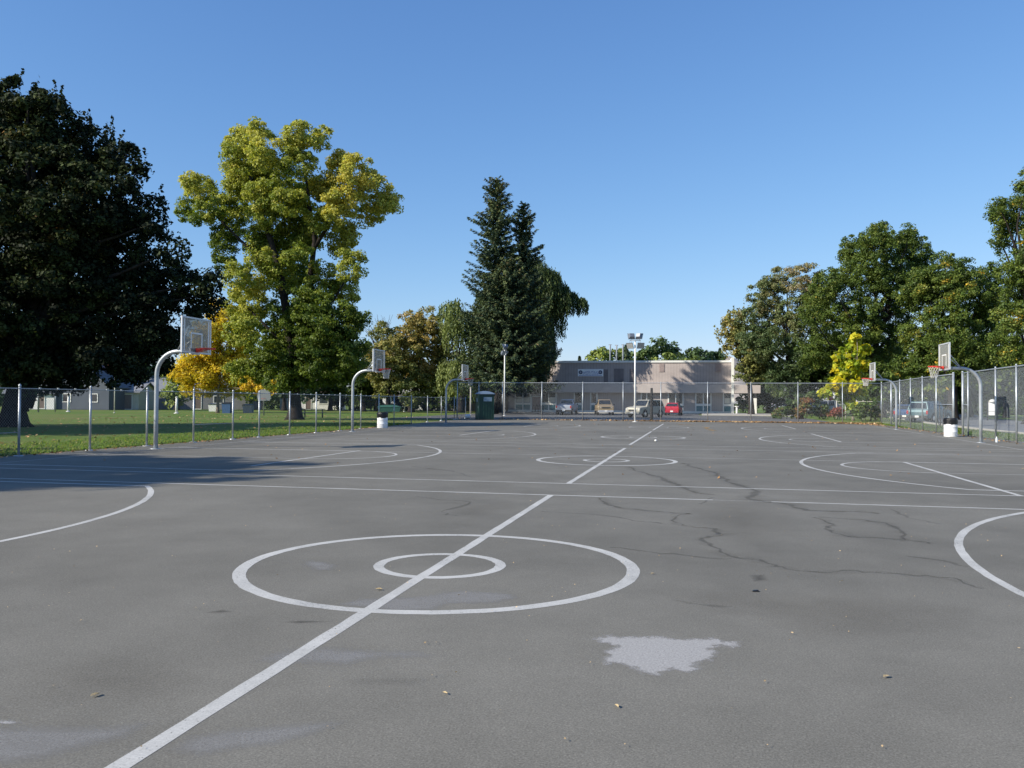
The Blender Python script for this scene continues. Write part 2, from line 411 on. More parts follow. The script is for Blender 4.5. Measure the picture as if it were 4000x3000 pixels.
for ci, q in enumerate(courts):
    c = q['c']; m = MB()
    stripe(m, arc((0, c), 1.77, 0, 2*PI, 120)[:-1], .115, zn(), True, seed=ci)
    stripe(m, arc((0, c), 0.56, 0, 2*PI, 60)[:-1], .10, zn(), True, seed=ci+3)
    y0 = q['near'] if q['near'] is not None else -9.0
    dx = -0.02*ci
    stripe(m, seg((dx, y0), (dx, q['far']), 60), .10, zn(), seed=ci+5)
    for v in (q['near'], q['far']):
        if v is None: continue
        if ci == 0:                                   # worn away where silt washes over the line
            ua, ub = G(2785, 1954)[0], G(3015, 1962)[0]; z_ = zn()
            for a, b, wd in ((bl(v), ua, .076), (ua, ub, .018), (ub, br(v), .076)): stripe(m, seg((a, v), (b, v), 50), wd, z_, wob=.006, seed=int(v))
            continue
        stripe(m, seg((bl(v), v), (br(v), v), 90), .076, zn(), wob=.006, seed=int(v))
    for s in (-1, 1):
        tp = threept(c, s, q['near'], q['far'], 5.6 if ci < 3 else 5.2)
        if ci == 0 and s > 0: tp = threept(c+0.6, s, None, None, 5.4, 7.6, 4.85)
        stripe(m, tp, .09, zn(), seed=ci+s+11)
    if ci > 0:
        for s in (-1, 1):
            ft = 7.58 if s > 0 else -7.65
            if ci == 3: ft = 7.95 if s > 0 else -8.0
            if ci == 2: ft = 7.85 if s > 0 else -8.0
            lim = br(c) if s > 0 else bl(c)
            semi = arc((ft, c), 1.78, PI/2, 3*PI/2, 40) if s > 0 else arc((ft, c), 1.78, -PI/2, PI/2, 40)
            stripe(m, semi, .075, zn(), seed=ci+s+20)
            for e in (-1, 1): stripe(m, seg((ft, c+e*1.78), (lim, c+e*1.78), 40), .055, zn(), seed=ci+s+e+30)
            ya, yb = {(1, 1): (q['near'], c+1.8), (1, -1): (c-4.4, c+2.0), (2, 1): (c-1.6, q['far']), (2, -1): (c-.8, c+5.9), (3, 1): (c+.2, q['far']), (3, -1): (c-1.8, c+4)}[(ci, s)]
            stripe(m, seg((ft, ya), (ft, yb), 40), .095, zn(), seed=ci+s+40)
        e = {1: 1.72, 2: -1.6}.get(ci)
        if e: stripe(m, seg((bl(c), c+e), (br(c), c+e), 90), .055, zn(), wob=.006, seed=ci+50)
    struct(m.build('court_marking', PAINT), 'white painted lines of basketball court number %s from the camera' % ('one', 'two', 'three', 'four')[ci])
m = MB()
stripe(m, [(bl(v), v) for v in np.linspace(6, 44, 60)], .06, zn(), seed=70)
struct(m.build('baseline_marking', PAINT), 'white base line beside the low fence')
m = MB()
stripe(m, [(br(v), v) for v in np.linspace(4, 37.3, 60)], .06, zn(), seed=71)
stripe(m, [(br(v), v) for v in np.linspace(39, 53, 30)], .06, zn(), seed=72)
struct(m.build('baseline_marking', PAINT), 'white base line beside the tall fence')

# ------------------------------------------------------------------ cracks and stains on the asphalt
def R2(x, y): return G(1000+x/2.212, 1600+y/2.212)[:2]
def R3(x, y): return G(2000+x/2.212, 1600+y/2.212)[:2]
def R4(x, y): return G(3000+x/2.212, 1600+y/2.212)[:2]
CRACK = decal_mat('crack_dirt', (0.050, 0.047, 0.042), 0.24, 1.1, 1.7, 7.0)
CRACKF = decal_mat('crack_faint', (0.06, 0.056, 0.05), 0.26, 1.0, 1.1, 3.0)
HALO = decal_mat('crack_halo', (0.062, 0.056, 0.047), 0.10, 0.9, 1.3, 2.5)
def crack(pts, wd, m, label, seed, halo=True):
    if halo and m is CRACK: crack(pts, wd*3.2, HALO, 'broad faint dark stain along a crack', seed+20, False)
    rg = random.Random(seed); P = [np.array(p) for p in pts]; Q = [P[0]]
    for a, b in zip(P[:-1], P[1:]):
        L = np.linalg.norm(b-a); n = max(2, int(L/0.22)); d = (b-a)/(L+1e-9); nn = np.array([-d[1], d[0]])
        for k in range(1, n+1): Q.append(a+(b-a)*k/n+nn*rg.uniform(-.06, .06)*(k < n))
    vs = []; fs = []; ed = []; n = len(Q); z = 0.0003+0.00001*seed if m is HALO else 0.0006+0.00001*seed
    for k in range(n):
        t = Q[min(k+1, n-1)]-Q[max(k-1, 0)]; t = t/(np.linalg.norm(t)+1e-9); nn = np.array([-t[1], t[0]])
        ww = wd*.62*rg.uniform(.35, 1.7)*(0.5+0.5*math.sin(PI*(k+0.6)/(n+0.2)))
        for o, e in ((-1, -.25), (-.3, .75), (.3, .75), (1, -.25)):
            p = Q[k]+nn*ww*o; vs.append((p[0], p[1], z)); ed.append(e)
    for k in range(n-1):
        for j in range(3): fs.append((4*k+j, 4*k+j+1, 4*k+5+j, 4*k+4+j))
    me = bpy.data.meshes.new('asphalt_crack'); me.from_pydata(vs, [], fs); me.materials.append(m)
    at = me.attributes.new('edge', 'FLOAT', 'POINT'); at.data.foreach_set('value', ed)
    o = bpy.data.objects.new('asphalt_crack', me); COL.objects.link(o); struct(o, label)
A = [(1480, 460), (1540, 490), (1640, 515), (1750, 540), (1790, 575), (1860, 610), (1890, 632), (1970, 655), (2060, 680), (2120, 705), (2100, 735), (2050, 755), (2060, 775), (2160, 790)]
crack([R3(*p) for p in A]+[R4(*p) for p in [(100, 808), (210, 825), (250, 850), (330, 870), (600, 880), (750, 880), (850, 885), (960, 900)]], .13, CRACK, 'dark wandering crack starting at the second centre circle', 1)
crack([R3(*p) for p in [(1000, 495), (1050, 520), (1120, 540), (1180, 560), (1270, 580), (1310, 600), (1400, 640), (1430, 655), (1500, 680), (1580, 712), (1680, 730), (1750, 735)]], .12, CRACK, 'dark crack crossing the double line below the second circle', 2)
crack([R3(*p) for p in [(760, 765), (800, 800), (840, 825), (920, 845), (1080, 862), (1250, 880), (1400, 895), (1540, 898)]], .085, CRACK, 'thin crack running along the first court far line', 3)
crack([R3(*p) for p in [(1540, 898), (1440, 912), (1410, 940), (1425, 980), (1470, 1000), (1600, 1020), (1760, 1028), (1790, 1070), (1830, 1080), (1700, 1095), (1640, 1110), (1660, 1140), (1720, 1180), (1800, 1230), (1880, 1265), (1970, 1285), (2080, 1293), (2150, 1305)]]+[R4(*p) for p in [(0, 1330), (60, 1355), (150, 1375), (270, 1395), (400, 1402), (600, 1400), (760, 1390), (900, 1405), (1100, 1415), (1300, 1438), (1450, 1448), (1600, 1452), (1680, 1490), (1760, 1520), (1860, 1550)]], .062, CRACK, 'long looping dark crack reaching the three point arc', 4)
crack([R3(*p) for p in [(250, 880), (500, 895), (800, 915), (1000, 945), (1150, 970), (1300, 985)]], .10, CRACKF, 'faint straight stain beyond the first centre circle', 5)
crack([R3(*p) for p in [(850, 1190), (1000, 1205), (1200, 1230), (1400, 1245), (1600, 1272), (1780, 1288), (1900, 1285)]], .08, CRACKF, 'faint straight stain beside the first centre circle', 6)
crack([R4(*p) for p in [(400, 930), (450, 945), (500, 970), (580, 1000), (520, 1020), (540, 1045), (640, 1080), (700, 1097), (900, 1105), (1180, 1130), (1300, 1140), (1400, 1160)]], .07, CRACK, 'zigzag crack enclosing a loop before the arc', 7)
crack([R4(*p) for p in [(430, 925), (620, 940), (850, 955), (940, 970), (1030, 990), (1140, 1040), (1190, 1080), (1185, 1125)]], .075, CRACK, 'upper side of the crack loop before the arc', 8)
crack([R4(*p) for p in [(1050, 855), (1120, 885), (1200, 920), (1290, 950), (1400, 975), (1500, 990)]], .07, CRACKF, 'short faint crack below the double line', 9)
crack([R2(*p) for p in [(1380, 750), (1600, 780), (1800, 790), (1850, 805), (1780, 835), (1680, 860), (1600, 885), (1640, 910), (1740, 918)]], .07, CRACKF, 'faint hooked crack beside the centre line', 10)
crack([R2(*p) for p in [(1350, 490), (1500, 510), (1700, 530), (1800, 560), (1880, 585)]], .11, CRACKF, 'faint crack outside the second court arc', 11)
crack([R4(*p) for p in [(1190, 1265), (1400, 1290), (1600, 1325), (1760, 1360)]], .08, CRACKF, 'faint stain reaching the nearest arc', 12)
crack([R3(*p) for p in [(1620, 815), (1680, 785), (1740, 760)]], .09, CRACKF, 'tiny crack spur at the worn double line', 13)

def decal(name, pts, soft, m, label, z, n=70):
    P = np.array(pts); lo = P.min(0)-soft*1.2; hi = P.max(0)+soft*1.2
    X, Y = np.meshgrid(np.linspace(lo[0], hi[0], n), np.linspace(lo[1], hi[1], n)); q = np.stack([X.ravel(), Y.ravel()], -1)
    dist = np.full(len(q), 1e9); ins = np.zeros(len(q), bool)
    for k in range(len(P)):
        a = P[k]; b = P[(k+1) % len(P)]; ab = b-a
        t = np.clip(((q-a)@ab)/(ab@ab+1e-12), 0, 1); dist = np.minimum(dist, np.linalg.norm(q-(a+t[:, None]*ab), axis=1))
        cr = ((a[1] > q[:, 1]) != (b[1] > q[:, 1])); xx = (b[0]-a[0])*(q[:, 1]-a[1])/(b[1]-a[1]+1e-12)+a[0]
        ins ^= (cr & (q[:, 0] < xx))
    d = np.where(ins, dist, -dist)/soft
    vs = [(x, y, z) for x, y in q]; fs = [(j*n+i, j*n+i+1, (j+1)*n+i+1, (j+1)*n+i) for j in range(n-1) for i in range(n-1)]
    me = bpy.data.meshes.new(name); me.from_pydata(vs, [], fs); me.materials.append(m)
    at = me.attributes.new('edge', 'FLOAT', 'POINT'); at.data.foreach_set('value', np.clip(d, -1.2, 1.2).astype(np.float32))
    o = bpy.data.objects.new(name, me); COL.objects.link(o); struct(o, label)
def S5(x, y): return G(x/1.106, 2250+y/1.106)[:2]
def S6(x, y): return G(2000+x/1.106, 2250+y/1.106)[:2]
PALE = decal_mat('dried_spill', (0.41, 0.40, 0.385), 0.86, 1.5, 2.5, 15.0)
PALEF = decal_mat('dried_spill_faint', (0.30, 0.295, 0.284), 0.62, 0.75, 1.3, 2.6)
DARKF = decal_mat('damp_stain', (0.07, 0.066, 0.06), 0.6, 1.0, 0.8, 4.0)
RUST = decal_mat('sandy_stain', (0.42, 0.28, 0.12), 0.75, 1.4, 1.1, 3.0)
decal('pale_stain', [S6(*p) for p in [(335, 275), (380, 262), (400, 250), (470, 260), (560, 258), (640, 258), (720, 270), (800, 268), (890, 265), (920, 278), (980, 282), (1015, 300), (960, 315), (900, 305), (880, 318), (905, 330), (890, 350), (870, 370), (810, 380), (830, 405), (760, 425), (700, 410), (640, 435), (560, 425), (520, 405), (450, 380), (390, 385), (375, 360), (400, 345), (380, 330), (430, 305)]], .09, PALE, 'pale jagged dried spill on the nearest asphalt', 0.000980, 120)
decal('pale_stain', [S5(*p) for p in [(1060, 375), (1150, 330), (1250, 310), (1420, 300), (1600, 315), (1800, 320), (1920, 345), (1850, 360), (1650, 360), (1500, 390), (1300, 385)]], .10, PALEF, 'soft pale smear crossing the centre line', 0.000830)
decal('pale_stain', [S5(*p) for p in [(1430, 125), (1550, 95), (1750, 90), (2000, 60), (2212, 75), (2260, 95), (2150, 120), (1950, 125), (1880, 150), (1700, 155)]], .075, PALEF, 'soft pale smear inside the nearest circle', 0.000860)
decal('pale_stain', [S5(*p) for p in [(700, 760), (800, 690), (1000, 655), (1200, 640), (1400, 620), (1530, 625), (1400, 680), (1200, 740), (1000, 760), (850, 790)]], .075, PALEF, 'soft pale smear near the bottom of the centre line', 0.000890)
decal('pale_stain', [S5(*p) for p in [(-300, 640), (0, 640), (200, 640), (500, 640), (700, 620), (560, 700), (200, 800), (0, 830), (-200, 800)]], .10, PALEF, 'broad soft pale smear at the near corner', 0.000920)
decal('pale_stain', [S5(*p) for p in [(-60, 628), (60, 622), (140, 634), (60, 645), (-60, 640)]], .05, PALE, 'thin white scuff at the near corner', 0.001010)
decal('pale_stain', [R2(*p) for p in [(420, 1300), (600, 1310), (720, 1340), (680, 1390), (500, 1400), (380, 1340)]], .08, PALEF, 'faint pale blotch inside the nearest circle', 0.000950)
decal('damp_stain', [S5(*p) for p in [(870, 160), (960, 143), (1020, 155), (950, 162)]], .07, DARKF, 'small dark damp mark beside the nearest circle', 0.001040, 40)
decal('damp_stain', [S5(*p) for p in [(1190, 200), (1300, 192), (1460, 196), (1300, 206)]], .06, DARKF, 'thin dark streak below the nearest circle', 0.001070, 40)
decal('damp_stain', [S6(*p) for p in [(690, 100), (800, 118), (920, 128), (1000, 130), (900, 140), (750, 120)]], .12, DARKF, 'soft dark streak above the pale spill', 0.001100, 40)
decal('damp_stain', [S6(*p) for p in [(1020, -5), (1100, -10), (1110, 20), (1040, 25)]], .12, DARKF, 'soft dark blotch beyond the black scrap', 0.001130, 40)
decal('damp_stain', [S5(*p) for p in [(1450, 440), (1700, 430), (1900, 440), (1800, 480), (1500, 480)]], .25, decal_mat('damp_faint', (0.11, 0.107, 0.1), 0.4, 0.8, 0.8, 3.0), 'broad faint dark patch right of the centre line', 0.001160, 40)
decal('sandy_stain', [R3(*p) for p in [(1640, 150), (1720, 153), (1700, 165), (1780, 182), (1720, 186), (1660, 165)]], .3, RUST, 'ochre sandy stain at the far court', 0.000980, 50)
decal('sandy_stain', [R3(*p) for p in [(1400, 120), (1560, 132), (1600, 140), (1420, 130)]], .3, decal_mat('sandy_faint', (0.34, 0.25, 0.14), 0.5, 1.0, 1.1, 2.0), 'faint sandy stain close to the far fence', 0.001010, 50)

TAN = decal_mat('silt_stain', (0.160, 0.143, 0.115), 0.16, 0.8, 0.9, 1.6)
decal('silt_stain', [R3(*p) for p in [(1500, 800), (1800, 770), (2212, 800), (2500, 900), (2450, 1050), (2200, 1180), (1800, 1150), (1600, 1020), (1480, 920)]], .7, TAN, 'broad tan silt stain around the looping crack', .00016, 50)
decal('silt_stain', [R2(*p) for p in [(1600, 790), (1900, 800), (2300, 780), (2250, 860), (1950, 930), (1650, 920)]], .5, TAN, 'tan silt stain beside the centre line', .0002, 50)
decal('silt_stain', [S6(*p) for p in [(500, 60), (900, 40), (1500, 60), (2100, 150), (1900, 260), (1300, 300), (1000, 200)]], .6, TAN, 'broad tan silt stain over the open asphalt', .00024, 50)
decal('silt_stain', [S5(*p) for p in [(0, 380), (500, 330), (900, 420), (800, 560), (300, 590), (0, 560)]], .45, TAN, 'broad tan silt stain at the near side of the centre line', .00028, 50)
# ------------------------------------------------------------------ fences
def panel(m_, a, b, z0, z1):
    L = math.hypot(b[0]-a[0], b[1]-a[1]); u0 = panel.u; panel.u += L
    m_.quad((a[0], a[1], z0), (b[0], b[1], z0), (b[0], b[1], z1), (a[0], a[1], z1))
    m_.uv += [(u0, z0), (u0+L, z0), (u0+L, z1), (u0, z1)]
panel.u = 0.0
def fence(label, pts, h, pr, m, chain, rail=True, rr=0.021, mids=(), group='chain link fences around the courts', endpost=(), bottom=False):
    L0 = (pts[0][0], pts[0][1], 0)
    t = thing('chain_link_fence', label, 'fence', L0, 0, group)
    for k, p in enumerate(pts):
        r = pr*(1.45 if k in endpost else 1.0); mb = MB()
        mb.tube([(p[0], p[1], -0.05), (p[0], p[1], h+.02)], r, 10)
        mb.lathe((p[0], p[1], h+.02), [(r*1.15, 0), (r*1.15, .03), (r*.7, .06), (0.004, .075)], 10)
        if bottom: mb.lathe((p[0], p[1], -.04), [(.13, 0), (.13, .055), (.09, .065)], 10)
        mb.build('post', m, t, L0)
    if rail:
        mb = MB()
        mb.tube([(p[0]+.0, p[1], h-.01) for p in pts], rr, 8); mb.build('top_rail', m, t, L0)
    else:
        mb = MB(); mb.tube([(p[0]+.03, p[1], h-.03) for p in pts], rr, 6)
        for a, b in zip(pts[:-1], pts[1:]):                        # ties
            for f in (0.25, 0.5, 0.75):
                mb.box((a[0]+(b[0]-a[0])*f+.03, a[1]+(b[1]-a[1])*f, h-.02), (.035, .05, .05))
        mb.build('top_wire', m, t, L0)
    mb = MB(); mb.uv = []
    off = 0.045
    for a, b in zip(pts[:-1], pts[1:]): panel(mb, (a[0]+off, a[1]+off*.6), (b[0]+off, b[1]+off*.6), .04, h-.02)
    mb.build('wire_mesh', chain, t, L0)
    for (i, z) in mids:
        a, b = pts[i], pts[i+1]; MB().tube([(a[0], a[1], z), (b[0], b[1], z)], rr*.9, 8).build('mid_rail', m, t, L0)
    return t
def online(x, a, b):
    """point of the line a-b whose picture column is x"""
    d = ray(x, 1650); A = np.array([[d[0], -(b[0]-a[0])], [d[1], -(b[1]-a[1])]]); r = np.array([a[0]-CAM[0], a[1]-CAM[1]])
    s, t = np.linalg.solve(A, r); return (a[0]+(b[0]-a[0])*t, a[1]+(b[1]-a[1])*t)
la, lb, lc = (-15.05, 0), (-15.05, 30.0), (-17.6, 61.9)
lp = [(-15.05, 3.4), (-15.05, 6.0), (-15.05, 8.6)]
lp += [online(x/2.212, la, lb) for x in (166, 780, 1270, 1673, 2012)]+[online(1000+x/2.212, la, lb) for x in (27, 291, 519, 725)]
lp += [online(1000+x/2.212, lb, lc) for x in (905, 1061, 1192)]+[online(1350+x/3.16, lb, lc) for x in (810, 1010, 1180, 1340, 1480)]+[lc]
fence('low galvanised chain link fence between the courts and the lawn', lp, 1.80, .032, GALV, CHAIN, rail=False, rr=.012, mids=((2, .62), (6, .62)), bottom=True)
fa, fb = (-17.6, 62.0), (15.85, 61.2)
fp = [fa, online(1870, fa, fb)]+[online(x, fa, fb) for x in (1962, 2116, 2276, 2433.6, 2581, 2764, 2933, 3117, 3291)]+[(15.85, 61.2)]
fence('long tall chain link fence between the courts and the parking lot', fp, 3.08, .034, GALV, CHAIN3, rr=.026)
rp = [(15.85, 61.2), (15.5, 56.2), (15.35, 52.9), (15.15, 49.1), (15.02, 45.7), (14.98, 42.6), (14.95, 39.3)]
fence('tall chain link fence section ending at the gateway behind the white barrel', rp, 3.06, .036, GALV, CHAIN2, rr=.026, mids=((5, 1.5),), endpost=(1, 6))
rq = [(14.95, 37.75), (14.92, 36.8), (14.75, 32.4), (14.68, 29.75), (14.62, 26.9), (14.6, 24.0), (14.6, 21), (14.6, 18), (14.6, 15), (14.6, 12)]
fence('tall chain link fence section running past the nearest goal with a net', rq, 3.06, .036, GALV, CHAIN2, rr=.026, mids=((0, 1.5),), endpost=(0,))
# low fence seen beyond the far corner
sa, sb = D(3268, 1633, 86)[:2], D(3440, 1633, 80)[:2]
fence('short low chain link fence among the shrubs beyond the far corner', [tuple(sa), tuple(sa+(sb-sa)*.22), tuple(sa+(sb-sa)*.62), tuple(sb)], 1.75, .05, mat('weathered_post', (.5, .48, .43), .8), CHAIN, rr=.022)
# dark post behind the far fence
dp = online(2545, (-17.6, 63.2), (15.85, 62.6))
mb = MB(); mb.lathe((0, 0, -.05), [(.14, 0), (.13, .6), (.115, .75), (.11, 1.9), (.10, 2.7), (.08, 2.75)], 14)
tag(mb.build('dark_post', mat('post_black', (0.02, 0.02, 0.022), .8, 0, .3, 6, .3)), 'thick black upright post behind the tall fence before the beige off-roader', 'post').location = (dp[0], dp[1], 0)  # whole post in one near-black tone

# ------------------------------------------------------------------ basketball goals
BOARDG = clear_mat('clear_board', .62, (0.31, 0.305, 0.27))
FRAME = mat('board_frame', (.62, .64, .66), .4, .3, .06, 8)
POLEM = mat('goal_pole', (.40, .43, .45), .45, .5, .12, 6)
def make_goal(label, loc):
    t = thing('basketball_goal', label, 'basketball goal', loc, 0, 'basketball goals along the court ends')
    mb = MB(); rad = .72; zt = 2.97
    pts = [(0, 0, -.05), (0, 0, 1.0), (0, 0, zt-rad)]+[(rad-rad*math.cos(a), 0, zt-rad+rad*math.sin(a)) for a in np.linspace(0.12, PI/2, 12)]+[(1.29, 0, zt)]
    mb.tube(pts, .066, 14); mb.lathe((0, 0, -.02), [(.17, 0), (.17, .03), (.075, .035)], 14)
    mb.build('pole', POLEM, t)
    bx = 1.33; y0, y1, z0, z1 = -.77, .77, 2.90, 3.98
    mb = MB(); f = .046
    for (c, d) in (((bx, y0+f/2, (z0+z1)/2), (.045, f, z1-z0)), ((bx, y1-f/2, (z0+z1)/2), (.045, f, z1-z0)), ((bx, 0, z0+f/2), (.043, y1-y0-2*f, f)), ((bx, 0, z1-f/2), (.043, y1-y0-2*f, f))): mb.box(c, d)
    mb.box((bx-.05, 0, z0+.07), (.05, .5, .2))
    bd = MB().box((bx, 0, (z0+z1)/2), (.014, y1-y0-2*f, z1-z0-2*f)).build('backboard', BOARDG, t)
    mb.build('board_frame', FRAME, bd)
    mb = MB(); x = bx+.012; s = .05
    mb.box((x, 0, 3.05+.455), (.006, .61, s)); mb.box((x, -.28, 3.05+.215), (.006, s, .43)); mb.box((x, .28, 3.05+.215), (.006, s, .43))
    mb.box((x, y0+.14, (z0+z1)/2), (.006, s, z1-z0-.14)); mb.box((x, y1-.14, (z0+z1)/2), (.006, s, z1-z0-.14))
    mb.build('target_lines', WHITEP, bd)
    mb = MB()
    for s in (-1, 1): mb.tube([(.74, s*.05, zt+.03), (bx-.04, s*.34, 3.62)], .018, 8)
    mb.tube([(bx-.045, -.40, 3.62), (bx-.045, .40, 3.62)], .018, 8)
    mb.build('brace', GALV, t)
    rx = bx+.03+.12+.23; mb = MB()
    mb.tube([(rx+.23*math.cos(a), .23*math.sin(a), 3.05) for a in np.linspace(0, 2*PI, 33)[:-1]], .011, 8, closed=True)
    mb.tube([(rx+.23*math.cos(a), .23*math.sin(a), 3.028) for a in np.linspace(0, 2*PI, 33)[:-1]], .008, 6, closed=True)
    mb.hexa([(bx+.04, -.08, 2.93), (bx+.22, -.055, 3.0), (bx+.22, .055, 3.0), (bx+.04, .08, 2.93)], [(bx+.04, -.09, 3.06), (bx+.22, -.075, 3.05), (bx+.22, .075, 3.05), (bx+.04, .09, 3.06)])
    for s in (-1, 1): mb.tube([(bx+.05, s*.12, 2.95), (rx-.06, s*.2, 3.04)], .010, 6)
    rim = mb.build('rim', REDM, t)
    mb = MB(); n = 12; prof = [(.22, 3.03), (.19, 2.93), (.155, 2.82), (.13, 2.70), (.125, 2.58)]
    for k in range(n):
        for sgn in (1, -1):
            mb.tube([(rx+r*math.cos(2*PI*(k+sgn*j*.5)/n), r*math.sin(2*PI*(k+sgn*j*.5)/n), z) for j, (r, z) in enumerate(prof)], .006, 4, cap=False)
    mb.build('net', NETM, t)
    return t
g2 = make_goal('gooseneck goal with a net beside the white barrel on the lawn side', (-14.1, 31.3, 0))
HB = [((-13.85, 15.55), 0, 'netless gooseneck goal in front of the golden tree'), ((-14.45, 48.2), 0, 'gooseneck goal standing near the green portable toilet'),
      ((13.38, 29.75), PI, 'gooseneck goal with a net before the tall fence gateway'), ((13.9, 47.05), PI, 'gooseneck goal beside the young lemon yellow tree')]
for (p, rz, lab) in HB: dup(g2, (p[0], p[1], 0), rz, lab, skip=('net',) if 'netless' in lab else ())

# ------------------------------------------------------------------ floodlight masts
LAMPG = mat('lamp_glass', (.36, .37, .36), .15, 0, .1, 9, spec=.8)
LAMPB = mat('lamp_housing', (.20, .22, .25), .4, .4, .12, 8)
def make_mast(label, loc, H, rz):
    t = thing('floodlight_mast', label, 'floodlight mast', loc, rz, 'floodlight masts')
    mb = MB(); mb.tube([(0, 0, -.05), (0, 0, H*.5), (0, 0, H)], [.070, .066, .060], 14); mb.lathe((0, 0, -.02), [(.2, 0), (.2, .04), (.09, .05)], 14)
    mb.build('pole', WHITEP, t)
    mb = MB(); mb.tube([(-.42, 0, H+.12), (.42, 0, H+.12)], .026, 8); mb.tube([(0, 0, H-.05), (0, 0, H+.12)], .04, 8)
    for x in (-.41, -.29, .29, .41): mb.tube([(x, 0, H+.12), (x, -.04, H-.06)], .014, 6)
    for x in (-.28, -.18, .2, .32): mb.tube([(x, 0, H+.12), (x, .05, H+.27)], .014, 6)
    mb.build('crossbar', GALVD, t)
    for (x, z, sgn, ry, tilt) in ((-.38, H-.27, -1, -.35, .5), (.40, H-.27, -1, .35, .5), (-.28, H+.46, 1, .4, .42), (.28, H+.46, 1, -.4, .42)):
        # lamp: deep trapezoid housing, glass on the open side; local -y is the beam
        def tr(p):
            a, b, c = p
            b2 = b*math.cos(tilt)-c*math.sin(tilt)*1; c2 = b*math.sin(tilt)+c*math.cos(tilt)
            if sgn > 0: b2 = -b2; a = -a
            return (x+a*math.cos(ry)-b2*math.sin(ry), a*math.sin(ry)+b2*math.cos(ry), z+c2)
        wd, hh, dd = .265, .23, .16
        mb = MB()
        back = [tr(q) for q in ((-wd*.62, dd, -hh*.62), (wd*.62, dd, -hh*.62), (wd*.62, dd, hh*.62), (-wd*.62, dd, hh*.62))]
        fr = [tr(q) for q in ((-wd, -dd*.5, -hh), (wd, -dd*.5, -hh), (wd, -dd*.5, hh), (-wd, -dd*.5, hh))]
        rim = [tr(q) for q in ((-wd*1.06, -dd*.7, -hh*1.06), (wd*1.06, -dd*.7, -hh*1.06), (wd*1.06, -dd*.7, hh*1.06), (-wd*1.06, -dd*.7, hh*1.06))]
        rim0 = [tr(q) for q in ((-wd*1.06, -dd*.42, -hh*1.06), (wd*1.06, -dd*.42, -hh*1.06), (wd*1.06, -dd*.42, hh*1.06), (-wd*1.06, -dd*.42, hh*1.06))]
        mb.hexa(fr, back)
        for a, b in ((0, 1), (1, 2), (2, 3), (3, 0)): mb.quad(rim[a], rim[b], rim0[b], rim0[a])
        lampo = mb.build('floodlight', LAMPB, t)
        g = [tr(q) for q in ((-wd*.96, -dd*.6, -hh*.96), (wd*.96, -dd*.6, -hh*.96), (wd*.96, -dd*.6, hh*.96), (-wd*.96, -dd*.6, hh*.96))]
        MB().poly(g).build('lens', LAMPG, lampo)
    return t
make_mast('white mast with four floodlights in front of the long building', (-2.44, 58.9, 0), 6.2, YAW*-1*0)
p = PV(1970, 1600, 80); make_mast('white mast with lamps before the dark spruces', (p[0], 80, 0), 6.9, PI/2-.2)

# ------------------------------------------------------------------ barrels, toilet, small things
DRUMW = mat('drum_white', (.80, .80, .80), .4, 0, .06, 5)
BAGM = mat('bin_bag', (.012, .012, .014), .3, 0, .3, 9, .5)
def make_drum(label, loc, bag):
    t = thing('trash_barrel', label, 'trash barrel', loc, 0, 'white trash barrels at the court edge')
    MB().lathe((0, 0, 0), [(.285, 0), (.292, .015), (.289, .22), (.297, .235), (.289, .25), (.289, .46), (.297, .475), (.289, .49), (.289, .66), (.296, .68)], 30).build('drum', DRUMW, t)
    rg = random.Random(int(loc[0])); mb = MB(); n = 30; prof = [(.303, .60), (.306, .66), (.312, .76), (.306, .84), (.29, .87), (.27, .83), (.25, .72)]
    i0 = len(mb.v)
    for k, (r, z) in enumerate(prof):
        for j in range(n):
            a = 2*PI*j/n; q = rg.uniform(-.012, .012); mb.v.append(((r+q)*math.cos(a), (r+q)*math.sin(a), z+(rg.uniform(-.05, .02) if k == 0 else rg.uniform(-.015, .015))))
    for k in range(len(prof)-1):
        for j in range(n):
            j2 = (j+1) % n; mb.f.append((k*n+j, k*n+j2, (k+1)*n+j2, (k+1)*n+j)); mb.smooth.append(True)
    mb.f.append(tuple((len(prof)-1)*n+j for j in range(n))); mb.smooth.append(False)
    mb.build('bin_bag', BAGM, t); return t
p = G(1000+1092/2.212, 1672); make_drum('white barrel with a black bag by the low fence', (p[0], p[1], 0), True)
p = G(3000+1578/2.212, 1706); make_drum('bright white barrel with a black bag at the gateway', (p[0], p[1], 0), True)
# small white tub lying by the far corner
p = G(1350+1505/3.16, 1480+494/3.16); t = thing('plastic_tub', 'small white tub lying in the shade near the toilet', 'tub', (p[0], p[1], 0), .5)
mb = MB(); mb.tube([(-.2, 0, .2), (-.18, 0, .2), (.2, 0, .215)], [.17, .18, .2], 18); mb.build('tub', DRUMW, t)
MB().tube([(.2, .2*math.cos(a), .215+.2*math.sin(a)) for a in np.linspace(0, 2*PI, 25)[:-1]], .012, 6, closed=True).build('rim', DRUMW, t)
# bottle by the fence
p = G(3250+1897/2.95, 1400+968/2.95); t = thing('water_bottle', 'small pale bottle standing by the tall fence foot', 'bottle', (p[0], p[1], 0))
MB().lathe((0, 0, 0), [(.04, 0), (.043, .01), (.043, .11), (.038, .12), (.043, .135), (.03, .185), (.017, .2), (.017, .215)], 16).build('bottle', mat('bottle_plastic', (.62, .68, .74), .2, 0, .05, 6), t)
MB().lathe((0, 0, .215), [(.02, 0), (.02, .02)], 12).build('cap', WHITEP, t)
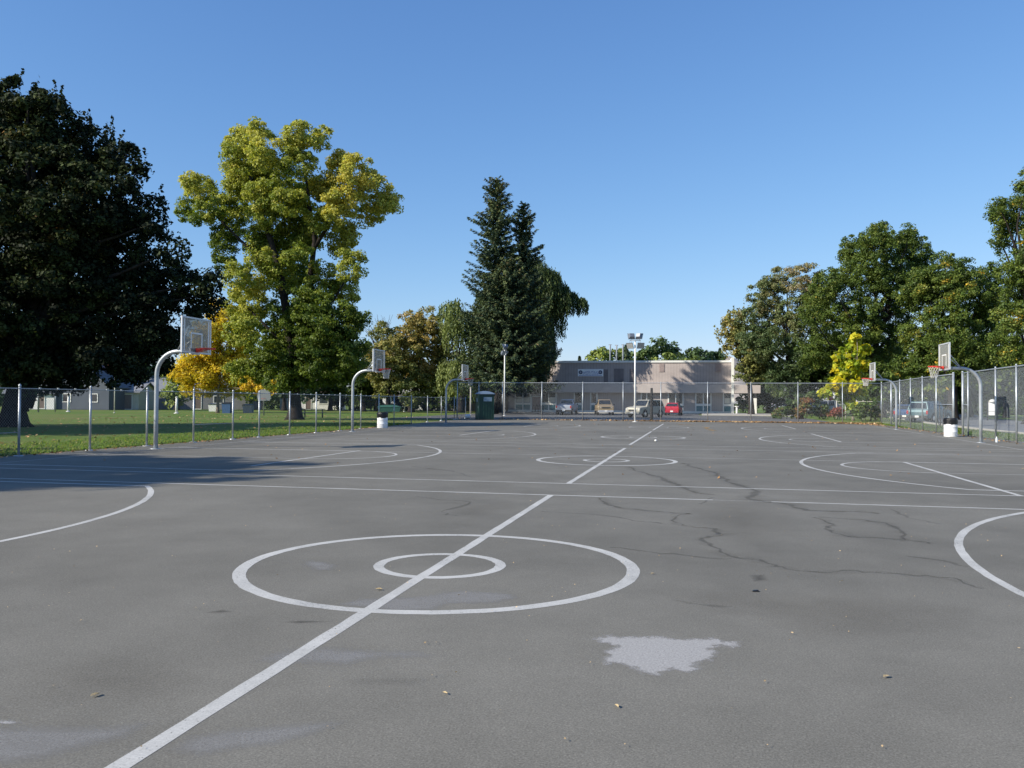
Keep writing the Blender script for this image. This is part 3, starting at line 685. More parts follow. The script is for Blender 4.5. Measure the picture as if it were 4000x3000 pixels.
# portable toilet
pt = PV(1893, 1632, 60.2); t = thing('portable_toilet', 'green portable toilet with a grey domed roof at the court corner', 'portable toilet', (pt[0], 60.2, 0), R(28))
GREENP = mat('toilet_green', (.012, .046, .034), .45, 0, .12, 3); GREYR = mat('toilet_roof', (.12, .17, .24), .5, 0, .08, 4)
s = .59
mb = MB(); mb.box((0, 0, 1.06), (2*s, 2*s, 2.04))
for k in range(5):
    for sx in (-1, 1): mb.box((-.45+k*.225, sx*(s+.012), 1.0), (.05, .03, 1.7))
    mb.box((s+.012, -.45+k*.225, 1.0), (.03, .05, 1.7))
for sx in (-1, 1):
    for sy in (-1, 1): mb.box((sx*s, sy*s, 1.06), (.09, .09, 2.06))
mb.build('cabin', GREENP, t)
mb = MB(); mb.box((0, 0, .02), (1.24, 1.24, .07)); mb.build('skid_base', BLACK, t)
rf = MB()
for (wa, za, wb, zb_) in ((.68, 2.07, .70, 2.11), (.70, 2.11, .55, 2.22), (.55, 2.22, .33, 2.31), (.33, 2.31, .1, 2.35)):
    rf.hexa([(-wa, -wa, za), (wa, -wa, za), (wa, wa, za), (-wa, wa, za)], [(-wb, -wb, zb_), (wb, -wb, zb_), (wb, wb, zb_), (-wb, wb, zb_)])
rf.build('roof', GREYR, t)
dm = MB(); dm.box((-s-.02, 0, 1.04), (.035, .95, 1.86)); d = dm.build('door', mat('toilet_door', (.014, .055, .040), .45, 0, .1, 3), t)
MB().box((-s-.05, -.36, 1.05), (.04, .06, .2)).build('handle', GALV, d)
MB().box((-s-.045, 0, 1.62), (.012, .42, .3)).build('door_sign', mat('door_decal', (.17, .24, .32), .5), d)
MB().box((0.1, -s-.034, 1.68), (.7, .012, .34)).build('vent_screen', mat('vent_screen', (.16, .24, .32), .6), t)
MB().tube([(.42, .42, .2), (.42, .42, 2.6)], .055, 10).build('vent_pipe', BLACK, t)

# ------------------------------------------------------------------ vehicles
def interp(secs, x):
    for a, b in zip(secs[:-1], secs[1:]):
        if a[0] <= x <= b[0]:
            t = (x-a[0])/(b[0]-a[0]+1e-9); return [a[k]+(b[k]-a[k])*t for k in range(6)]
    return list(secs[0] if x < secs[0][0] else secs[-1])
def make_car(name, label, cat, loc, rz, col, secs, wheels, wr, glass_side, shield, rearglass, grille=True, bumper=None, group='vehicles parked by the building', plate=True, tail=None, flake=.3):
    t = thing(name, label, cat, loc, rz, group)
    paint = mat('car_paint_%s' % name+str(round(col[0]*100)), col, .42, flake, .05, 2, spec=.35)
    trim = mat('car_trim', (.03, .03, .032), .6, 0, .1, 6)
    mb = MB(); n = len(secs); ring = 10
    for (x, wd, zl, zb, zt, wt) in secs:
        zm = zl+(zb-zl)*.55
        for (y, z) in ((-wd*.86, zl), (-wd*.985, zl+.06), (-wd, zm), (-wd*.975, zb), (-wt, zt), (wt, zt), (wd*.975, zb), (wd, zm), (wd*.985, zl+.06), (wd*.86, zl)): mb.v.append((x, y, z))
    for k in range(n-1):
        for j in range(ring):
            j2 = (j+1) % ring; mb.f.append((k*ring+j, k*ring+j2, (k+1)*ring+j2, (k+1)*ring+j)); mb.smooth.append(False)
    mb.f.append(tuple(range(ring-1, -1, -1))); mb.f.append(tuple((n-1)*ring+j for j in range(ring))); mb.smooth += [False, False]
    body = mb.build('body', paint, t)
    bv = body.modifiers.new('edge', 'BEVEL'); bv.width = .035; bv.segments = 2; bv.limit_method = 'ANGLE'; bv.angle_limit = R(18)
    for (xa, xb) in glass_side:
        for s in (-1, 1):
            lo, up_ = [], []
            for x in np.linspace(xa, xb, 6):
                q = interp(secs, x)
                def P(f): return (x, s*((q[1]*.975)*(1-f)+q[5]*f+.010), q[3]+(q[4]-q[3])*f)
                fmax = .86 if q[4]-q[3] > .3 else .62
                lo.append(P(.10)); up_.append(P(max(.12, fmax)))
            pts = lo+up_[::-1]
            mbw = MB()
            for k in range(5): mbw.quad(lo[k], lo[k+1], up_[k+1], up_[k])
            mbw.build('side_window', CGLASS, t)
    def topglass(xa, xb, nm):
        a, b = interp(secs, xa), interp(secs, xb); d = np.array([xb-xa, 0, b[4]-a[4]]); nn = np.array([-d[2], 0, d[0]]); nn = nn/np.linalg.norm(nn)*.014
        if nn[2] < 0: nn = -nn
        MB().quad((xa+nn[0], -a[5]*.93, a[4]+nn[2]), (xb+nn[0], -b[5]*.93, b[4]+nn[2]), (xb+nn[0], b[5]*.93, b[4]+nn[2]), (xa+nn[0], a[5]*.93, a[4]+nn[2])).build(nm, CGLASS, t)
    topglass(*shield, 'windshield'); topglass(*rearglass, 'rear_window')
    for x in wheels:
        q = interp(secs, x); wd = q[1]
        for s in (-1, 1):
            am = MB().tube([(x, s*(wd*.93), wr+.03), (x, s*(wd+.012), wr+.03)], wr*1.16, 24).build('wheel_arch', trim, t)
            wh = MB().tube([(x, s*(wd-.19), wr), (x, s*(wd-.16), wr), (x, s*(wd+.0), wr), (x, s*(wd+.022), wr)], [wr*.94, wr, wr, wr*.9], 26).build('wheel', RUBBER, t)
            MB().tube([(x, s*(wd+.015), wr), (x, s*(wd+.032), wr)], [wr*.62, wr*.5], 20).build('rim', CHROME, wh)
    xf, xr = secs[-1][0], secs[0][0]; f2, r2 = secs[-3], secs[2]
    for s in (-1, 1):
        q = interp(secs, xf-.10); MB().hexa([(xf-.12, s*q[1]*.62, q[3]-.20), (xf+.02, s*q[1]*.62, q[3]-.2), (xf-.02, s*q[1]*.97, q[3]-.2), (xf-.2, s*q[1]*1.005, q[3]-.2)], [(xf-.12, s*q[1]*.62, q[3]-.02), (xf-.0, s*q[1]*.62, q[3]-.02), (xf-.06, s*q[1]*.97, q[3]-.02), (xf-.2, s*q[1]*1.005, q[3]-.02)]).build('headlight', LAMPG, t)
        q = interp(secs, xr+.06); zt = tail or (q[3]-.32, q[3]-.02)
        MB().box((xr+.03, s*q[1]*.9, (zt[0]+zt[1])/2), (.12, .14, zt[1]-zt[0])).build('taillight', mat('tail_red', (.35, .012, .012), .25), t)
        qm = interp(secs, shield[1]-.12); MB().box((shield[1]-.1, s*(qm[1]+.1), qm[3]+.1), (.1, .2, .15), 0, .85).build('mirror', trim, t)
        for hx in glass_side[:2]:
            xm = hx[0]+.1; qh = interp(secs, xm); MB().box((xm, s*(qh[1]+.008), qh[3]-.1), (.16, .03, .035)).build('door_handle', trim, t)
    q = interp(secs, xf-.04)
    if grille: MB().box((xf+.0, 0, q[3]-.12), (.07, q[1]*1.05, .17)).build('grille', trim, t)
    bc = trim if bumper is None else mat('bumper_%s' % name, bumper, .4, .3, .05, 4)
    for (xx, sg) in ((xf, 1), (xr, -1)):
        q = interp(secs, xx-sg*.06); MB().hexa([(xx-sg*.25, -q[1]*1.01, .36), (xx+sg*.07, -q[1]*.93, .36), (xx+sg*.07, q[1]*.93, .36), (xx-sg*.25, q[1]*1.01, .36)], [(xx-sg*.25, -q[1]*1.01, .58), (xx+sg*.07, -q[1]*.93, .58), (xx+sg*.07, q[1]*.93, .58), (xx-sg*.25, q[1]*1.01, .58)]).build('bumper', bc, t)
        if plate: MB().box((xx+sg*.085, 0, .50 if sg > 0 else .5), (.012, .32, .16)).build('license_plate', WHITEP, t)
    return t
SUVS = [(-2.40, .80, .45, .80, .86, .76), (-2.36, .88, .38, 1.00, 1.04, .84), (-2.30, .90, .36, 1.05, 1.10, .82), (-2.14, .92, .34, 1.07, 1.70, .66), (-1.9, .925, .33, 1.07, 1.77, .68), (.2, .925, .33, 1.06, 1.79, .68), (.42, .925, .33, 1.06, 1.74, .67), (1.12, .92, .33, 1.05, 1.11, .76), (2.05, .90, .34, 1.0, 1.05, .72), (2.33, .86, .38, .92, .97, .66), (2.40, .78, .45, .72, .80, .6)]
HATCH = [(-2.05, .74, .42, .78, .82, .7), (-2.02, .84, .36, .95, .99, .76), (-1.95, .85, .34, .98, 1.05, .72), (-1.62, .86, .32, .97, 1.42, .58), (-1.2, .87, .3, .96, 1.48, .6), (.1, .87, .3, .94, 1.5, .6), (.35, .87, .3, .93, 1.46, .59), (1.1, .86, .3, .92, .97, .7), (1.8, .84, .32, .84, .89, .66), (2.05, .78, .36, .72, .77, .58), (2.1, .7, .42, .62, .66, .5)]
TRUCK = [(-2.75, .86, .52, .98, 1.02, .8), (-2.70, .93, .46, 1.10, 1.13, .88), (-.62, .95, .44, 1.14, 1.17, .88), (-.55, .95, .44, 1.16, 1.25, .84), (-.42, .95, .44, 1.16, 1.80, .68), (.55, .95, .44, 1.15, 1.83, .68), (.75, .95, .44, 1.14, 1.78, .67), (1.35, .95, .44, 1.14, 1.2, .78), (2.4, .94, .46, 1.10, 1.15, .8), (2.68, .92, .48, 1.04, 1.1, .76), (2.75, .88, .52, .95, 1.0, .72)]
VAN = [(-2.5, .86, .42, 1.0, 1.05, .84), (-2.46, .93, .36, 1.12, 1.2, .88), (-2.36, .94, .36, 1.15, 1.92, .74), (1.2, .95, .36, 1.15, 1.98, .74), (1.45, .95, .36, 1.15, 1.92, .72), (2.1, .93, .36, 1.12, 1.2, .76), (2.45, .88, .4, 1.0, 1.06, .7), (2.52, .8, .46, .84, .9, .64)]
cr = lambda a, b: math.atan2((a*RT[1]+b*FW[1]), (a*RT[0]+b*FW[0]))     # heading: a to the picture's right, b away from the camera
SUVG = [(-2.0, -1.05), (-.95, .0), (.1, .78)]
p = G(2590, 1629); q = D(2521, 1600, 87.0)
make_car('beige_suv', 'beige sport utility vehicle nose toward the court, behind the white mast', 'suv', (q[0], q[1], -.008), cr(-.66, -.75), (.40, .375, .30), SUVS, (-1.42, 1.45), .37, SUVG, (.46, 1.08), (-2.29, -2.16), bumper=(.42, .40, .33), flake=.05)
q = D(2632, 1600, 101.5); make_car('red_hatchback', 'bright red hatchback showing its tail beside the beige vehicle', 'car', (q[0], q[1], -.008), cr(.30, .95), (.45, .015, .04), HATCH, (-1.28, 1.3), .31, [(-1.55, -.75), (-.65, .1), (.2, .8)], (.4, 1.05), (-1.93, -1.66), bumper=(.45, .015, .04), flake=.1)
q = D(2216, 1600, 102.5); make_car('silver_pickup', 'silver pickup showing its tailgate in front of the shaded windows', 'pickup', (q[0], q[1], -.008), cr(.22, .97), (.36, .39, .44), TRUCK, (-1.75, 1.75), .39, [(-.35, .25), (.33, .95)], (.8, 1.3), (-.54, -.44))
q = D(2359, 1600, 101.0); make_car('tan_pickup', 'tan pickup facing the court between the pickup and the mast', 'pickup', (q[0], q[1], -.008), cr(-.02, -1), (.33, .25, .15), TRUCK, (-1.75, 1.75), .39, [(-.35, .25), (.33, .95)], (.8, 1.3), (-.54, -.44), bumper=(.45, .47, .5))
RG = 'vehicles out on the street'
q = D(3215, 1600, 118); make_car('white_van', 'white van with a roof bar beyond the reddish shrubs', 'van', (q[0], q[1], 0), cr(1, .15), (.55, .57, .6), VAN, (-1.6, 1.65), .36, [(-2.2, -1.0), (-.9, .2), (.35, 1.2)], (1.5, 2.05), (-2.45, -2.37), group=RG)
q = D(3535, 1600, 74); make_car('blue_sedan', 'dark blue car seen from behind through the tall fence', 'car', (q[0], q[1], 0), cr(.45, .9), (.05, .1, .22), HATCH, (-1.28, 1.3), .31, [(-1.55, -.75), (-.65, .1), (.2, .8)], (.4, 1.05), (-1.93, -1.66), group=RG)
q = D(3632, 1600, 72); make_car('teal_suv', 'dull teal sport utility vehicle parked on the street behind the fence', 'suv', (q[0], q[1], 0), cr(.75, .65), (.10, .16, .18), SUVS, (-1.42, 1.45), .37, SUVG, (.46, 1.08), (-2.29, -2.16), group=RG)
q = D(3035, 1600, 150); make_car('white_sedan', 'tiny white car glimpsed behind the shrubs by the canopy', 'car', (q[0], q[1], 0), cr(-1, -.1), (.7, .7, .7), HATCH, (-1.28, 1.3), .31, [(-1.55, -.75), (-.65, .1), (.2, .8)], (.4, 1.05), (-1.93, -1.66), group=RG)
# street sign
q = D(3243, 1600, 112); t = thing('stop_sign', 'red octagonal stop sign beyond the white van', 'sign', (q[0], q[1], 0), YAW*-1)
MB().tube([(0, 0, -.05), (0, 0, 2.6)], .035, 8).build('post', GALVD, t)
mb = MB(); oc = [(.38*math.cos(PI/8+k*PI/4), .38*math.sin(PI/8+k*PI/4)) for k in range(8)]
mb.poly([(x, -.05, 2.25+z) for x, z in oc]); mb.poly([(x, -.03, 2.25+z) for x, z in oc[::-1]])
pl = mb.build('sign_plate', mat('sign_red', (.5, .02, .025), .5), t)
def text_mesh(txt, size, name, m, parent, place, extr=.004):
    cu = bpy.data.curves.new('txt', 'FONT'); cu.body = txt; cu.size = size; cu.align_x = 'CENTER'; cu.align_y = 'CENTER'; cu.extrude = extr
    o = bpy.data.objects.new('txt', cu); COL.objects.link(o); dg = bpy.context.evaluated_depsgraph_get(); dg.update()
    me = bpy.data.meshes.new_from_object(o.evaluated_get(dg)); bpy.data.objects.remove(o)
    vs = [place(v.co.x, v.co.y, v.co.z) for v in me.vertices]; fs = [tuple(p.vertices) for p in me.polygons]; bpy.data.meshes.remove(me)
    m2 = bpy.data.meshes.new(name); m2.from_pydata(vs, [], fs); m2.materials.append(m)
    o = bpy.data.objects.new(name, m2); COL.objects.link(o); o.parent = parent; return o
text_mesh('STOP', .27, 'lettering', WHITEP, pl, lambda x, y, z: (x, -.058-z, 2.25+y))

# ------------------------------------------------------------------ long flat-roofed building
VB = 113.0
BL = (-9.0, VB, 0)
WALLM = siding_mat('ribbed_siding', (.42, .365, .338), .40, 0, .80)
FASC = mat('fascia_panel', (.44, .39, .362), .75, 0, .08, 1.2)
LOWW = siding_mat('lower_siding', (.38, .335, .31), .30, 0, .82)
CREAM = mat('cream_trim', (.74, .74, .68), .6, 0, .05, 3)
TEAL = mat('teal_panel', (.035, .17, .20), .5, 0, .12, 2)
BLIND = mat('window_blind', (.60, .58, .50), .7, 0, .08, 2)
DARKW = mat('dark_recess', (.20, .175, .17), .8, 0, .2, 1)
bld = thing('recreation_building', 'long flat roofed pinkish building with teal panels behind the parking lot', 'building', BL)
def bx(x0, x1, y0, y1, z0, z1, m, name, parent=None, wall=True):
    return MB().box(((x0+x1)/2, (y0+y1)/2, (z0+z1)/2), (x1-x0, y1-y0, z1-z0)).build(name, m, parent or bld, BL if (parent is None or wall) else None)
ux = lambda px, v=VB: PV(px, 1560, v)[0]
zz = lambda py, v=VB, px=2500: PV(px, py, v)[2]
xl, xr = -26.5, ux(2856)
ztop = zz(1411.5); zof = zz(1534, 112.2); zled = zz(1502)
bx(xl, xr, VB, VB+14, zof+.05, ztop-.18, WALLM, 'wall')
tr_ = bx(xl-.05, xr, VB-.14, VB+14.1, ztop-.18, ztop+.08, CREAM, 'roof_trim')
bx(xl+.3, xr-.3, VB+.3, VB+13.8, ztop+.08, ztop+.14, mat('roof_gravel', (.3, .3, .3), .9), 'roof')
bx(xl, xr, VB-.62, VB-.02, zof, zled, FASC, 'fascia')
LW = VB+.25
bx(xl+1.9, xr, LW, LW+12, .02, zof+.02, LOWW, 'lower_wall')
bx(xl+1.9, xr, LW-.09, LW-.005, .08, .32, CREAM, 'base_trim')
bx(xr, xr+.34, VB-.95, VB+14, 0, zz(1399), CREAM, 'fin_wall')
# window bays of the ground floor
zh, zb0, zb1, zt0, zs = zz(1553, LW), zz(1575.5, LW), zz(1584, LW), zz(1604, LW), .32
def bay(pa, pb, panes, blinds):
    a, b = ux(pa, LW), ux(pb, LW); fr = MB(); y = LW-.05
    nn = panes; wd = (b-a)/nn; g = .16
    zt = zof-.02
    for k in range(nn+1): fr.box((a+wd*k, y, (zs+zt)/2), (g, .10, zt-zs))
    for k in range(nn):
        fr.box((a+wd*(k+.5), y, (zb0+zb1)/2), (wd-g, .10, abs(zb0-zb1)))
    wo = fr.build('window', CREAM, bld, BL)
    for k in range(nn):
        cx = a+wd*(k+.5)
        MB().box((cx, y+.02, (zb0+zt)/2), (wd-g, .04, zt-zb0)).build('pane', WGLASS, wo, BL)
        if blinds[k] == 'b': MB().box((cx, y-.012, (zb0+zh)/2+.02), (wd-g-.12, .02, zh-zb0-.08)).build('blind', BLIND, wo, BL)
        MB().box((cx, y+.02, (zs+zb1)/2), (wd-g, .05, zb1-zs)).build('teal_panel', TEAL, wo, BL)
for a_ in ((2013, 2073, 2, 'bb'), (2116, 2172, 2, ' b'), (2244, 2274, 1, ' '), (2308, 2332, 1, ' '), (2505, 2547, 2, '  '), (2611, 2668, 2, '  '), (2718, 2777, 2, '  '), (2826, 2856, 1, 'b')): bay(*a_)
a, b = ux(2075, LW), ux(2114, LW); dm = MB(); zd = zz(1552, LW)
for (c, d) in (((a+.06, LW-.05, zd/2), (.12, .1, zd)), ((b-.06, LW-.05, zd/2), (.12, .1, zd)), (((a+b)/2, LW-.05, zd+.06), (b-a, .1, .12))): dm.box(c, d)
df = dm.build('door_frame', CREAM, bld, BL)
for s in (0, 1): MB().box((a+.12+(b-a-.24)*(.25+.5*s), LW-.03, zd/2), ((b-a-.24)/2-.02, .05, zd-.04)).build('door', mat('door_brown', (.30, .22, .20), .6, 0, .06, 3), df, BL)
# dark windows and vents of the upper wall
for (pa, pb, ya, yb, m_) in ((2358, 2375, 1443, 1500, DARKW), (2398, 2436, 1440, 1500, DARKW), (2459, 2478, 1443, 1500, DARKW)):
    x0, x1 = ux(pa), ux(pb); z1, z0 = zz(ya), zz(yb)+.25; w_ = bx(x0, x1, VB-.04, VB+.02, z0, z1, m_, 'upper_window')
for px in (2585, 2805):
    x0 = ux(px); zc = zz(1437); v_ = MB()
    v_.box((x0, VB-.03, zc), (.72, .06, 1.15))
    for k in range(7): v_.box((x0, VB-.07, zc-.45+k*.15), (.60, .05, .05))
    v_.build('wall_vent', mat('vent_tan', (.36, .29, .27), .7), bld, BL)
# canopy wing to the east
cw = bx(xr+.36, ux(2970, 112.4), VB-.9, VB+7, zz(1534, 112.2), zz(1503.5, 112.2), FASC, 'canopy')
MB().box((ux(2949, 111.5), 112.1, zz(1553, 112.1)/2), (.5, .5, zz(1553, 112.1))).build('canopy_post', CREAM, bld, BL)
MB().box((ux(2949, 111.5)+.15, 112.9, 1.5), (.3, .3, 2.95)).build('canopy_post', DARKW, bld, BL)
# recessed grey wing at the west end
bx(-36, xl+1.85, LW+2.0, LW+10, 0, 2.95, mat('grey_block_wall', (.17, .17, .18), .85, 0, .15, 1.5), 'side_wall')
bx(-36, xl+1.85, LW+1.4, LW+10.2, 2.95, 3.3, FASC, 'side_fascia')
# sign on the upper wall
sx0, sx1 = ux(2257), ux(2356); sz0, sz1 = zz(1470), zz(1441.5); scx, scz = (sx0+sx1)/2, (sz0+sz1)/2
sg = MB().box((scx, VB-.06, scz), (sx1-sx0, .08, sz1-sz0)).build('wall_sign', mat('sign_white', (.82, .84, .85), .5, 0, .04, 3), bld, BL)
BLUE = mat('sign_blue', (.04, .10, .36), .5); DBLUE = mat('badge_dark', (.015, .03, .09), .5); GREYB = mat('badge_grey', (.35, .36, .42), .5)
def arch(x, y, z): return (scx-BL[0]+x, VB-.108-BL[1]-z, scz+.10+y-.09*x*x)
text_mesh('YAKIMA POLICE', .36, 'lettering', BLUE, sg, arch)
text_mesh('ATHLETIC LEAGUE', .27, 'lettering', BLUE, sg, lambda x, y, z: (scx-BL[0]+x, VB-.108-BL[1]-z, scz-.22+y))
MB().box((scx, VB-.105, sz0+.10), (sx1-sx0-.3, .012, .05)).build('sign_rule', BLUE, sg, BL)
for s in (-1, 1):
    c = (scx+s*(sx1-sx0)*.39, scz+.06); m1 = MB(); m1.tube([(c[0], VB-.10, c[1]), (c[0], VB-.115, c[1])], .27, 20)
    m1.tube([(c[0], VB-.10, c[1]-.1), (c[0], VB-.112, c[1]-.1)], .24, 3)
    bo = m1.build('badge', DBLUE, sg, BL); MB().tube([(c[0], VB-.116, c[1]), (c[0], VB-.122, c[1])], .14, 16).build('badge_centre', GREYB, bo, BL)
# pipes standing behind the roof line
for px, yt in ((2383, 1346), (2408, 1348), (2433, 1346)):
    q = D(px, 1500, 138); z1 = D(px, yt, 138)[2]
    o = MB().tube([(0, 0, 0), (0, 0, z1-.1), (0, 0, z1)], [.13, .12, .10], 10)
    o.box((0, 0, z1-.02), (.5, .1, .12))
    lab = {2383: 'thin grey pole behind the roof, nearest the yellow green treetop', 2408: 'middle one of three thin grey poles behind the roof', 2433: 'thin grey pole behind the roof, beside the dark conifer top'}[px]
    tag(o.build('utility_pole', GALVD), lab, 'pole', 'thin poles behind the roof').location = (q[0], q[1], 0)
# bench-like trolley by the doors, and a white basin by the canopy
q = PV(2097, 1600, 109); t = thing('bicycle_rack', 'dark metal rack standing by the brown double doors', 'rack', (q[0], 109, .08))
mb = MB()
for k in range(4): mb.tube([(-.6+.4*k, 0, 0), (-.6+.4*k, 0, .8), (-.5+.4*k, 0, .95), (-.35+.4*k, 0, .95), (-.25+.4*k, 0, .8), (-.25+.4*k, 0, 0)], .03, 6)
mb.build('hoops', BLACK, t); MB().box((0, 0, .06), (1.5, .3, .06)).build('base', BLACK, t)
q = PV(2878, 1612, 110.5); t = thing('drinking_fountain', 'small white drinking fountain under the canopy', 'fountain', (q[0], 110.5, .1))
MB().lathe((0, 0, 0), [(.16, 0), (.13, .1), (.12, .8)], 14).build('pedestal', WHITEP, t); MB().lathe((0, 0, .8), [(.12, 0), (.30, .12), (.31, .2), (.2, .2)], 16).build('basin', WHITEP, t)
# ------------------------------------------------------------------ trees
S = 4000/2212.0
def leaf_object(name, P, N, size, hue, m, parent, rng, asp=1.5, off=(0, 0, 0), long_dir=None, fold=True):
    """one leaf-shaped face per point; P Nx3, N preferred normals"""
    n = len(P); P = np.asarray(P, float)-np.array(off, float)
    N = N/(np.linalg.norm(N, axis=1, keepdims=True)+1e-9)
    if long_dir is None: T = rng.normal(size=(n, 3))
    else: T = long_dir+rng.normal(size=(n, 3))*.25
    T -= (T*N).sum(1, keepdims=True)*N; T /= (np.linalg.norm(T, axis=1, keepdims=True)+1e-9)
    B = np.cross(N, T); s = (size*rng.uniform(.65, 1.35, n))[:, None] if np.isscalar(size) else (size*rng.uniform(.7, 1.3, n))[:, None]
    a = T*s*asp*.5; b = B*s*.5; bend = N*s*rng.uniform(-.18, .18, n)[:, None]
    V = np.empty((n, 4, 3)); V[:, 0] = P-a+bend; V[:, 1] = P+b*.95-a*.05; V[:, 2] = P+a+bend; V[:, 3] = P-b*.95-a*.05
    me = bpy.data.meshes.new(name)
    me.vertices.add(4*n); me.vertices.foreach_set('co', V.astype(np.float32).ravel())
    me.loops.add(4*n); me.loops.foreach_set('vertex_index', np.arange(4*n, dtype=np.int32))
    me.polygons.add(n); me.polygons.foreach_set('loop_start', np.arange(0, 4*n, 4, dtype=np.int32)); me.polygons.foreach_set('loop_total', np.full(n, 4, np.int32))
    for nm, v in (('hue', hue), ('tone', rng.uniform(0, 1, n))):
        at = me.attributes.new(nm, 'FLOAT', 'POINT'); at.data.foreach_set('value', np.repeat(np.clip(v, 0, 1), 4).astype(np.float32))
    me.materials.append(m); me.update(); me.validate()
    o = bpy.data.objects.new(name, me); COL.objects.link(o); o.parent = parent; return o
def clump_leaves(lobes, rng, crad, per, spread=1.0, fill=.35, droop=0.0, hue_j=.12, dens=1.0):
    """lobes: (c(3), r(3), hue) -> points, normals, hue.  Clumps crowd the outside of each lobe, leaves the outside of each clump."""
    Ps, Ns, Hs = [], [], []
    for c, r, h in lobes:
        c = np.array(c); r = np.array(r); area = 4*PI*(((r[0]*r[1])**1.6+(r[0]*r[2])**1.6+(r[1]*r[2])**1.6)/3)**(1/1.6)
        nc = max(4, int(area/(crad*crad*2.1)*dens))
        d = rng.normal(size=(nc, 3)); d /= np.linalg.norm(d, axis=1, keepdims=True)
        rad = np.where(rng.uniform(size=nc) < fill, rng.uniform(.25, .8, nc), rng.uniform(.8, 1.12, nc))
        cc = c+d*r*rad[:, None]; cr_ = crad*rng.uniform(.55, 1.25, nc); ch = h+rng.normal(size=nc)*hue_j
        n = nc*per; k = np.repeat(np.arange(nc), per)
        q = rng.normal(size=(n, 3)); q /= np.linalg.norm(q, axis=1, keepdims=True)
        q = q*.75+d[k]*.35+np.array([0, 0, .18]); q /= np.linalg.norm(q, axis=1, keepdims=True)
        rr = rng.uniform(0, 1, n)**.45
        p = cc[k]+q*(cr_[k]*rr)[:, None]*np.array([1.1, 1.1, .8]); p[:, 2] -= droop*rng.uniform(0, 1, n)**2
        nn = q*.8+rng.normal(size=(n, 3))*.55+np.array([0, 0, .35])
        Ps.append(p); Ns.append(nn); Hs.append(ch[k]+rng.normal(size=n)*hue_j*.8)
    return np.concatenate(Ps), np.concatenate(Ns), np.concatenate(Hs)
def limb(mb, a, b, r0, r1, rng, wob=.05, seg=8, n=6):
    a = np.array(a); b = np.array(b); L = np.linalg.norm(b-a); pts = []; rs = []
    off = rng.normal(size=3)*L*wob
    for k in range(n+1):
        t = k/n; pts.append(a+(b-a)*t+off*math.sin(PI*t)+(rng.normal(size=3)*L*.012 if 0 < k < n else 0)); rs.append(r0+(r1-r0)*t)
    mb.tube(pts, rs, seg, cap=True); return pts
def lobes_at(spec, depth, dj=0.0, rng=None, flat=1.0):
    out = []
    for q in spec:
        x, y, r = q[:3]; h = q[3] if len(q) > 3 else .5; o = q[4] if len(q) > 4 else 0.0
        dd = depth+o+(rng.uniform(-dj, dj) if rng is not None and dj else 0)
        c = D(x*S, y*S, dd); rm = r*S/F*dd*.86
        out.append((c, (rm, rm*flat, rm), h))
    return out
def broad_tree(name, label, spec, depth, base_px, trunk_r, leafm, leaf, crad, per, bark=BARK, seed=1, group=None, top=None, dj=1.0, fill=.3, hue_j=.12, droop=0.0, asp=1.5, dens=1.0, limbs=True, extra=(), cat='tree', spires=()):
    rng = np.random.default_rng(seed); b = D(base_px, 1600, depth); b[2] = -.05
    t = thing(name, label, cat, tuple(b), 0, group)
    L = lobes_at(spec, depth, dj, rng)
    P, N, H = clump_leaves(L, rng, crad, per, fill=fill, hue_j=hue_j, droop=droop, dens=dens)
    if spires:
        for (x, y, ln, r, h) in spires:
            dd = depth+rng.uniform(-2.0, 1.0); top_ = D(x*S, y*S, dd); sc = S/F*dd; L_ = ln*sc; r_ = r*sc*.62; n = int(L_*r_*150/(leaf/.17)**2)
            f = rng.uniform(0, 1, n)**.55; a = rng.uniform(0, 6.283, n); rr = r_*1.25*(f**.65)*np.sqrt(rng.uniform(.02, 1.15, n))
            lean = rng.normal(size=3)*np.array([.32, .3, 0]); cv = rng.uniform(.3, 1.2)
            Ps_ = top_+np.stack([rr*np.cos(a), rr*np.sin(a), -f*L_+rng.normal(size=n)*.12], -1)+lean*((1-f)**1.6*L_*cv)[:, None]
            P = np.concatenate([P, Ps_]); N = np.concatenate([N, np.stack([np.cos(a), np.sin(a), .5+0*a], -1)+rng.normal(size=(n, 3))*.5]); H = np.concatenate([H, h+rng.normal(size=n)*hue_j])
    keep = P[:, 2] > .25; P, N, H = P[keep], N[keep], H[keep]
    leaf_object('crown', P, N, leaf, H, leafm, t, rng, asp, b)
    mb = MB(); zs = [l[0][2]-l[1][2] for l in L]; zlow = max(1.2, min(zs)); ztop_ = max(l[0][2] for l in L)
    zt = top or (zlow+(ztop_-zlow)*.35); cx = np.mean([l[0] for l in L], axis=0)
    tp = np.array([b[0]*.6+cx[0]*.4, b[1]*.6+cx[1]*.4, zt])
    pts = [b+np.array([0, 0, 0.0]), b+np.array([0, 0, .25]), b+np.array([.02, 0, .9]), b*.5+tp*.5, tp]
    mb.tube([p-b for p in pts], [trunk_r*1.7, trunk_r*1.28, trunk_r, trunk_r*.86, trunk_r*.55], 12)
    if limbs:
        for c, r, h in L:
            c = np.array(c); s0 = np.array([b[0], b[1], min(zt, max(zlow*.8, zt*.5, c[2]-np.linalg.norm(c[:2]-b[:2])*.9-1))]); f = (s0[2])/(zt+1e-6); s0[:2] = b[:2]*(1-f*.6)+tp[:2]*f*.6
            if c[2] > s0[2]-1: limb(mb, s0-b, c-b, trunk_r*.34, .03, rng, .06, 7)
    for (pl_, r0, r1) in extra:
        pp = [D(x*S, y*S, depth)-b for x, y in pl_]; mb.tube(pp, list(np.linspace(r0, r1, len(pp))), 9)
    mb.build('trunk', bark, t); return t
